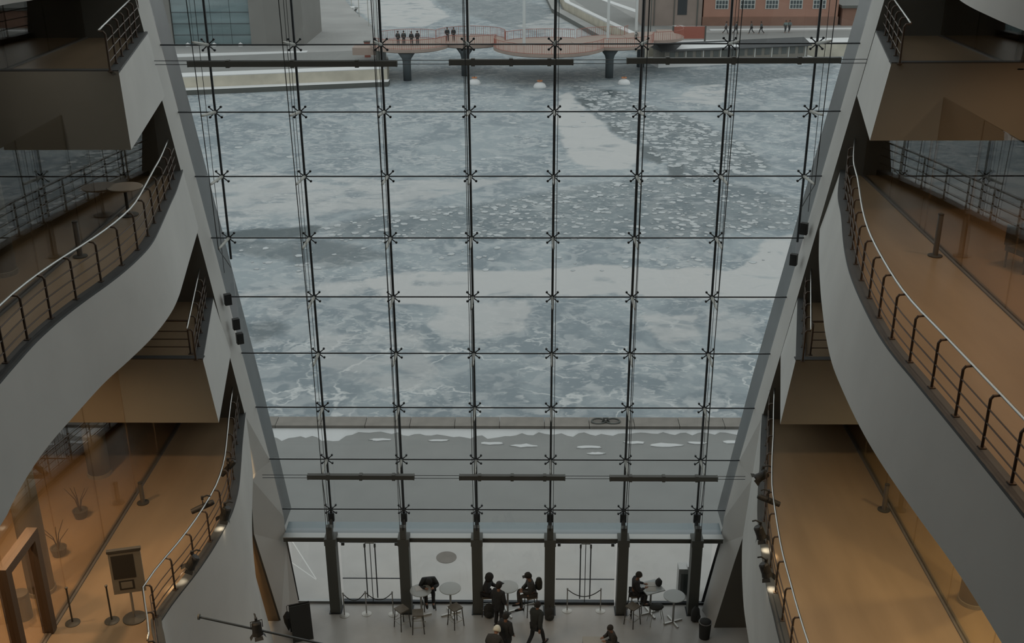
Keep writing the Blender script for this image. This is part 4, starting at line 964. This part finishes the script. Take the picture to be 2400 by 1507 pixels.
# rope barriers
def stanchion(x, y, z, label, grp, m=m_alu, h=.9):
    t = thing('stanchion', label, 'stanchion', (x, y, z), 0, grp)
    MB().lathe([(.165, 0), (.165, .012), (.1, .03), (.025, .04)], n=24).build('base', m_foot if m is m_alu else m, t); MB().tube([(0, 0, .03), (0, 0, h)], .02, 10).build('post', m, t); MB().lathe([(.03, 0), (.034, .03), (0, .05)], (0, 0, h - .02), 12).build('cap', m, t)
    return t
def rope(a, b_, z, label):
    t = thing('barrier_rope', label, 'rope', (a[0], a[1], z)); d = Vector((b_[0] - a[0], b_[1] - a[1], 0)); n = 14
    MB().tube([d * (i / n) - Vector((0, 0, .26 * (1 - (2 * i / n - 1) ** 2))) for i in range(n + 1)], .016, 8).build('cord', m_dk, t, smooth=True)
    for p in (Vector((0, 0, 0)), d): MB().lathe([(.025, -.02), (.025, .02)], tuple(p), 10).build('hook', m_alu, t)
for x, y, w in ((-6.88, -.72, 'left stanchion before the left glass door'), (-6.15, -.62, 'middle stanchion before the left glass door'), (-5.25, -.64, 'right stanchion before the left glass door'), (.6, -.4, 'left stanchion before the right glass door'), (1.72, -.4, 'right stanchion before the right glass door')):
    stanchion(x, y, 0, 'chrome ' + w, 'rope stanchions at the doors')
rope((-6.85, -.72), (-6.18, -.62), .84, 'sagging dark rope between left and middle stanchions'); rope((-6.12, -.62), (-5.28, -.64), .84, 'sagging dark rope between middle and right stanchions'); rope((.63, -.4), (1.69, -.4), .84, 'sagging dark rope before the right glass door')
# bags, bins, boards
def bag(x, y, label, s=1.0, rz=0.0):
    t = thing('backpack', label, 'bag', (x, y, 0), rz); b = MB()
    b.lathe([(.1, 0), (.17, .05), (.185, .22), (.16, .4), (.08, .5), (0, .52)], n=16, M4=Matrix.Diagonal((s, .7 * s, s, 1))); b.build('body', m_dk, t, smooth=True)
    MB().lathe([(.1, .05), (.13, .16), (.08, .27)], n=12, M4=Matrix.Translation((0, -.09 * s, 0)) @ Matrix.Diagonal((s, .6 * s, s, 1))).build('pocket', m_dk, t, smooth=True); MB().tube([(-.05, 0, .48 * s), (0, 0, .58 * s), (.05, 0, .48 * s)], .012, 6).build('loop', m_dk, t)
bag(-2.02, -.74, 'black backpack on the floor at the third column', 1.0); bag(.0, -.86, 'dark green bag at the foot of the fourth column', .95, .4); bag(4.84, -.88, 'dark crumpled bag at the rightmost column', 1.05, .9)
t = thing('waste_bin', 'black waste bin by the right wall', 'bin', (5.02, -1.75, 0))
MB().lathe([(.17, 0), (.2, .55), (.21, .6), (.18, .6), (.16, .05)], n=20).build('body', m_dk, t); MB().tube([(.2 * math.cos(a), .2 * math.sin(a), .61) for a in [2 * math.pi * k / 20 for k in range(20)]], .015, 6, closed=True).build('rim', m_alu, t); MB().lathe([(.17, .5), (.19, .64), (.1, .7), (0, .68)], n=16).build('liner', m_dk, t, smooth=True)
t = thing('info_cabinet', 'grey cabinet with dark front outside beside right column', 'cabinet', (4.62, .45, -.01))
MB().box(-.2, .45, .0, .4, 0, 1.1).build('body', m_alu, t); MB().box(-.12, .45, -.03, .0, .08, .9).build('door', M('dark_green_panel', '2f3634', .6), t); MB().box(.1, .4, .05, .3, 1.1, 1.16).build('top_tray', m_snow, t)
t = thing('folding_sign', 'black A-frame board standing by the left wall', 'sign', (-8.12, -1.75, 0), .35)
b1 = MB().box(-.33, .33, -.02, .02, 0, 1.25).build('front_board', m_dk, t); b1.rotation_euler = (-.2, 0, 0); b1.location = (0, -.3, 0)
b2 = MB().box(-.33, .33, -.02, .02, 0, 1.25).build('rear_board', m_dk, t); b2.rotation_euler = (.2, 0, 0); b2.location = (0, .3, 0)
for s in (-.3, .3): MB().tube([(s, -.2, .5), (s, .2, .5)], .01, 6).build('stay', m_leg, t)
t = thing('umbrella', 'folded black umbrella leaning behind the A-frame board', 'umbrella', (-8.6, -1.5, 0))
MB().lathe([(.02, 0), (.13, .35), (.15, .55), (.05, .72), (.015, .75)], n=10).build('canopy', m_dk, t); MB().tube([(0, 0, .7), (0, 0, .95), (.05, 0, 1.0), (.09, 0, .95)], .012, 6).build('handle', m_leg, t)
t = thing('reception_desk', 'low white-topped desk with dark front panels at the bottom edge', 'desk', (1.42, -3.05, 0))
MB().box(-.42, .42, -.3, .3, .74, .8).build('desk_top', M('desk_white', 'a9a59a', .5), t)
for s in (-1, 1): MB().box(s * .21 - .2, s * .21 + .2, -.27, -.24, .05, .73).build('front_panel', m_dk, t)
for s in (-.4, .4): MB().box(s - .02, s + .02, -.24, .28, 0, .74).build('side_panel', m_seat, t)
# people downstairs (facing: 0 = towards the viewer, +90 deg = to the right)
HP = math.pi / 2
person('person in black coat bowed over the papered round table', (-4.06, -.27, 0), .15, 'sit_bowed', coat='1f2223', legs='1a1b1d', hair='1b1d1d', coat_len=.12)
person('seated person in black fur-hooded coat facing right at table', (-2.08, -.56, 0), HP * .85, 'sit', coat='202123', legs='1d1d1f', hood=True)
person('standing person in black coat beside the central round table', (-1.68, -1.28, 0), HP * 1.6, 'stand', coat='1e1f20', legs='1c1c1d', coat_len=.25, hat='232323')
person('person in cap and dark jacket seated cross-legged facing left', (-.62, -.56, 0), -HP * .9, 'sit_crossed', coat='2a2a28', legs='36322e', hat='23221f')
person('person in dark coat walking away at the bottom edge', (-.46, -2.3, 0), 2.5, 'walk', coat='232726', legs='1e1f1f', coat_len=.2)
person('person in white knitted cap and dark coat at the bottom edge', (-1.82, -3.55, 0), math.pi * .9, 'stoop', coat='2a2824', legs='1e1e1e', hair='b9b6a6', hs=1.4)
person('tall person in black coat right beside the white cap', (-1.42, -2.85, 0), math.pi * .8, 'stand', coat='1f2020', legs='1c1c1c', coat_len=.3, hat='1f2020')
person('person in black coat reading at the newspaper table', (2.86, -.46, 0), HP, 'sit', coat='202022', legs='2a2a2c', hair='2b2823', coat_len=.15)
person('dark-haired person bent over the desk at bottom edge', (1.92, -3.0, 0), -HP * .8, 'sit', coat='2a2722', legs='222222', hair='26221c', sc=.9)
t = thing('backpack', 'dark backpack worn by the person in the cap', 'bag', (-.36, -.5, .95), -HP); MB().lathe([(.08, 0), (.15, .06), (.16, .25), (.12, .4), (0, .44)], n=14, M4=Matrix.Diagonal((1, .75, 1, 1))).build('body', M('olive_canvas', '33332c', .9), t, smooth=True); MB().box(-.08, .08, -.13, -.09, .08, .24).build('pocket', m_dk, t)

# ------------------------------------------------------------------ stage spotlights
def spot(loc, rz, tilt, label, lit=False, long=False, s=1.0, watt=45):
    t = thing('stage_spotlight', label, 'spotlight', loc, rz, 'black stage spotlights')
    A = Matrix.Rotation(tilt, 4, 'X'); L = .62 if long else .34; r = .075 if long else .115
    bd = MB().lathe([(r * .75, -L * .45), (r, -L * .35), (r, L * .25), (r * (.9 if long else 1.15), L * .5), (r * .8, L * .5), (r * .75, L * .3)], n=18, M4=A).build('housing', m_black, t)
    MB().lathe([(0, L * .3), (r * .74, L * .3)], n=18, M4=A).build('lens', m_glow if lit else m_steel, bd)
    for k in range(4):
        a = math.pi / 2 * k; f = MB(); c = Vector((math.cos(a), math.sin(a), 0)) * r * 1.05; u = Vector((-math.sin(a), math.cos(a), 0)) * r * .8
        f.poly([A @ (c - u + Vector((0, 0, L * .5))), A @ (c + u + Vector((0, 0, L * .5))), A @ (c * 1.5 + u * 1.1 + Vector((0, 0, L * .72))), A @ (c * 1.5 - u * 1.1 + Vector((0, 0, L * .72)))])
        if not long: f.build('barn_door', m_black, bd)
    MB().tube([(-r - .02, 0, 0), (-r - .02, 0, .2), (r + .02, 0, .2), (r + .02, 0, 0)], .012, 6).build('yoke', m_black, t)
    MB().box(-.03, .03, -.03, .03, .2, .29).build('clamp', m_black, t); MB().tube([(0, 0, .26), (.0, .12, .3), (0, .2, .26)], .02, 6).build('clamp_arm', m_black, t)
    if lit:
        l = bpy.data.lights.new('spot', 'SPOT'); l.energy = watt; l.color = (1.0, .8, .55); l.spot_size = math.radians(42); l.spot_blend = .7; l.shadow_soft_size = .06
        lo = bpy.data.objects.new('light', l); C.objects.link(lo); lo.parent = t; lo.matrix_local = A @ Matrix.Translation((0, 0, L * .55)) @ Matrix.Rotation(math.pi, 4, 'X')
    t.scale = (s, s, s); return t
D90 = math.pi / 2
spot((5.50, -5.55, 8.30), -D90, 2.2, 'unlit spotlight on the lower right railing, nearest the facade')
spot((5.32, -7.1, 8.5), D90 * .9, 1.9, 'long tubular spotlight tilted over the lower right railing', long=True)
spot((4.93, -8.15, 8.25), D90 * .8, 2.75, 'lit spotlight on the lower right railing, upper one', lit=True, watt=60)
spot((4.76, -9.7, 8.25), D90 * .7, 2.75, 'lit spotlight on the lower right railing, lower one', lit=True, watt=60)
spot((-8.75, -5.4, 8.4), -D90, 2.4, 'long spotlight on the lower left railing, nearest the facade', long=True)
spot((-8.85, -7.5, 8.5), -D90 * .8, 1.9, 'long tubular spotlight tilted over the lower left railing', long=True)
spot((-8.37, -7.3, 8.2), -D90 * .8, 2.75, 'lit spotlight at the bend of the lower left railing', lit=True)
spot((-8.58, -9.5, 8.25), -D90 * .8, 2.55, 'lit spotlight on the straight run of the lower left railing', lit=True)
t = thing('lighting_pipe', 'thin steel pipe reaching out from the lower left wall', 'pipe', (-9.0, -10.2, 7.38)); MB().tube([(0.62, 0, -0.166), (3.9, 0, -1.045)], .028, 10).build('tube', m_cable, t); MB().lathe([(.07, -.02), (.07, .02)], n=14, M4=Matrix.Translation((.64, 0, -.17)) @ Matrix.Rotation(D90, 4, 'Y')).build('flange', m_steel2, t)
spot((-7.04, -10.2, 6.9), .4, 2.95, 'black spotlight hung on the thin lower left pipe')
def flood(x, y, z, rz, label):
    t = thing('flood_lamp', label, 'lamp', (x, y, z), rz, 'small box lamps on the leaning walls'); MB().box(-.1, .1, -.08, .08, -.17, .17).build('housing', m_black, t); MB().box(-.085, .085, -.1, -.08, -.15, .15).build('front_glass', m_steel, t); MB().tube([(0, .08, 0), (0, .2, 0)], .02, 6).build('bracket', m_steel2, t)
for x, y, z, rz, w in ((-9.72, -.45, 11.3, .5, 'upper black box lamp on the left white strip'), (-9.55, -.45, 10.5, .5, 'black box lamp on the left white strip, upper of the pair'), (-9.47, -.5, 10.05, .5, 'black box lamp on the left white strip, lower of the pair'), (7.27, -.4, 13.5, -.5, 'upper black box lamp on the right white strip'), (7.06, -.4, 12.55, -.5, 'lower black box lamp on the right white strip')): flood(x, y, z, rz, w)

# ------------------------------------------------------------------ things on the galleries
zD, zB = 7.6, 15.25
m_board = M('dark_notice', '33322f', .5); m_panel = M('grey_panel', '807c72', .6)
t = thing('sign_stand', 'standing notice board with dark panel on the lower left gallery', 'sign', (-9.62, -10.77, zD), .25)
MB().lathe([(.26, 0), (.26, .02), (.05, .05)], n=26).build('base', m_leg, t); MB().tube([(0, 0, .03), (0, .02, .8)], .028, 10).build('post', m_alu, t)
pb = MB().box(-.34, .34, -.03, .03, .72, 1.82).build('board', m_panel, t)
MB().box(-.29, .18, -.04, -.03, 1.12, 1.72).build('notice', m_board, pb)
fr = MB(); fr.box(-.2, .12, -.036, -.03, .82, 1.06); fr.build('small_notice', m_board, pb); MB().box(-.16, .08, -.042, -.036, .86, 1.02).build('paper', m_panel, pb); MB().box(-.36, .36, -.05, .05, 1.8, 1.86).build('top_rail', m_leg, pb)
stanchion(-10.96, -10.95, zD, 'dark stanchion on the lower left gallery, nearer the partition', 'gallery stanchions', m_leg, .95); stanchion(-10.1, -10.87, zD, 'dark stanchion on the lower left gallery, nearer the notice board', 'gallery stanchions', m_leg, .95)
t = thing('door_frame', 'dark metal portal frame in the lower left partition', 'frame', (-11.35, -11.25, zD))
for y in (0, -1.35): MB().box(-.12, .12, y - .1, y + .1, .03, 2.45).build('jamb', m_post, t)
MB().box(-.12, .12, -1.45, .1, 2.45, 2.65).build('lintel', m_post, t); MB().box(-.16, -.12, -1.3, -1.2, 1.0, 1.08).build('handle', m_foot, t)
m_colm = M('concrete_column', '7c7a72', .8, var=.06, scale=1)
def column(x, y, z0, z1, r, label):
    t = thing('round_column', label, 'column', (x, y, z0)); MB().lathe([(r, .1), (r, z1 - z0)], n=28).build('shaft', m_colm, t, smooth=True); MB().lathe([(r + .03, 0), (r + .03, .1), (r, .1)], n=28).build('base_ring', m_panel, t)
column(-12.15, -9.75, zD, 13.66, .3, 'grey round column behind the lower left partition'); column(9.5, -10.0, zD, 13.66, .3, 'round column behind the lower right partition'); column(-12.0, -9.0, zB, 21.2, .28, 'grey round column behind the upper left partition'); column(-12.7, -4.4, zD, 9.74, .3, 'round column under the middle left landing')
def plant(x, y, label, seed):
    rs = random.Random(seed); t = thing('potted_plant', label, 'plant', (x, y, zD), 0, 'bare plants behind the lower left partition')
    MB().lathe([(.15, 0), (.2, .22), (.17, .22), (.14, .18)], n=18).build('pot', m_leg, t)
    for k in range(5):
        a = rs.uniform(0, 6.28); l = rs.uniform(.5, .95); MB().tube([(0, 0, .15), (.08 * math.cos(a), .08 * math.sin(a), .15 + l * .5), (.3 * math.cos(a), .3 * math.sin(a), .15 + l)], [.016, .012, .006], 6).build('branch', m_post, t)
plant(-12.3, -8.3, 'bare potted plant behind the partition, nearer the grey column', 2); plant(-12.4, -6.6, 'bare potted plant behind the partition, nearer the facade', 5)
t = thing('waste_bin', 'round grey bin behind the lower left partition', 'bin', (-12.15, -10.75, zD)); MB().lathe([(.2, 0), (.2, .6), (.21, .62)], n=22).build('drum', m_colm, t); MB().lathe([(.21, .62), (.19, .66), (0, .67)], n=22).build('lid', m_leg, t)
def bollard(x, y, z, label, h=.9):
    t = thing('barrier_post', label, 'post', (x, y, z)); MB().lathe([(.16, 0), (.16, .02), (.05, .04)], n=20).build('base', m_leg, t); MB().tube([(0, 0, .03), (0, 0, h)], .06, 12).build('post', m_track, t); MB().lathe([(.065, 0), (.065, .03), (0, .05)], (0, 0, h), 12).build('cap', m_leg, t)
bollard(8.62, -6.11, zD, 'short grey post on the lower right gallery by the partition', .75); bollard(8.3, -7.83, zB, 'short dark post on the upper right gallery by the partition', .95); bollard(-11.0, -5.9, zD, 'short dark post on the lower left gallery by the partition', .6); bollard(-10.75, -7.9, zB, 'short dark post on the upper left gallery by the partition', .8)
t = thing('round_table', 'dark round table on the upper left gallery by the end wall', 'table', (-10.72, -4.75, zB)); MB().lathe([(.42, .7), (.44, .72), (.42, .74)], n=32).build('table_top', m_wood, t); MB().tube([(0, 0, .03), (0, 0, .7)], .04, 10).build('stem', m_leg, t); MB().lathe([(.25, 0), (.25, .02), (.05, .05)], n=22).build('foot', m_leg, t)
t = thing('armchair', 'dark chair behind the upper right glass partition', 'chair', (9.9, -8.7, zB), .4)
MB().box(-.32, .32, -.3, .3, .38, .5).build('seat', m_dk, t); MB().box(-.32, .32, .24, .34, .5, .95).build('backrest', m_dk, t)
for a in (-.27, .27):
    for b_ in (-.25, .27): MB().tube([(a, b_, .38), (a, b_, 0)], .025, 6).build('leg', m_leg, t)
t = thing('display_panel', 'pale upright display panel behind the upper left partition', 'panel', (-12.6, -10.0, zB), 1.2); MB().box(-.4, .4, -.02, .02, .5, 1.7).build('panel', m_panel, t)
for s in (-.35, .35): MB().tube([(s, 0, 0), (s, 0, 1.75)], .02, 6).build('leg', m_leg, t)
t = thing('wall_screen', 'large dark screen wall behind the topmost right landing', 'screen', (12.2, -3.4, 19.05)); MB().box(-.05, .05, -1.5, 1.5, .3, 3.0).build('panel', m_board, t); MB().box(-.2, .2, -1.2, 1.2, 0, .3).build('stand', m_leg, t)
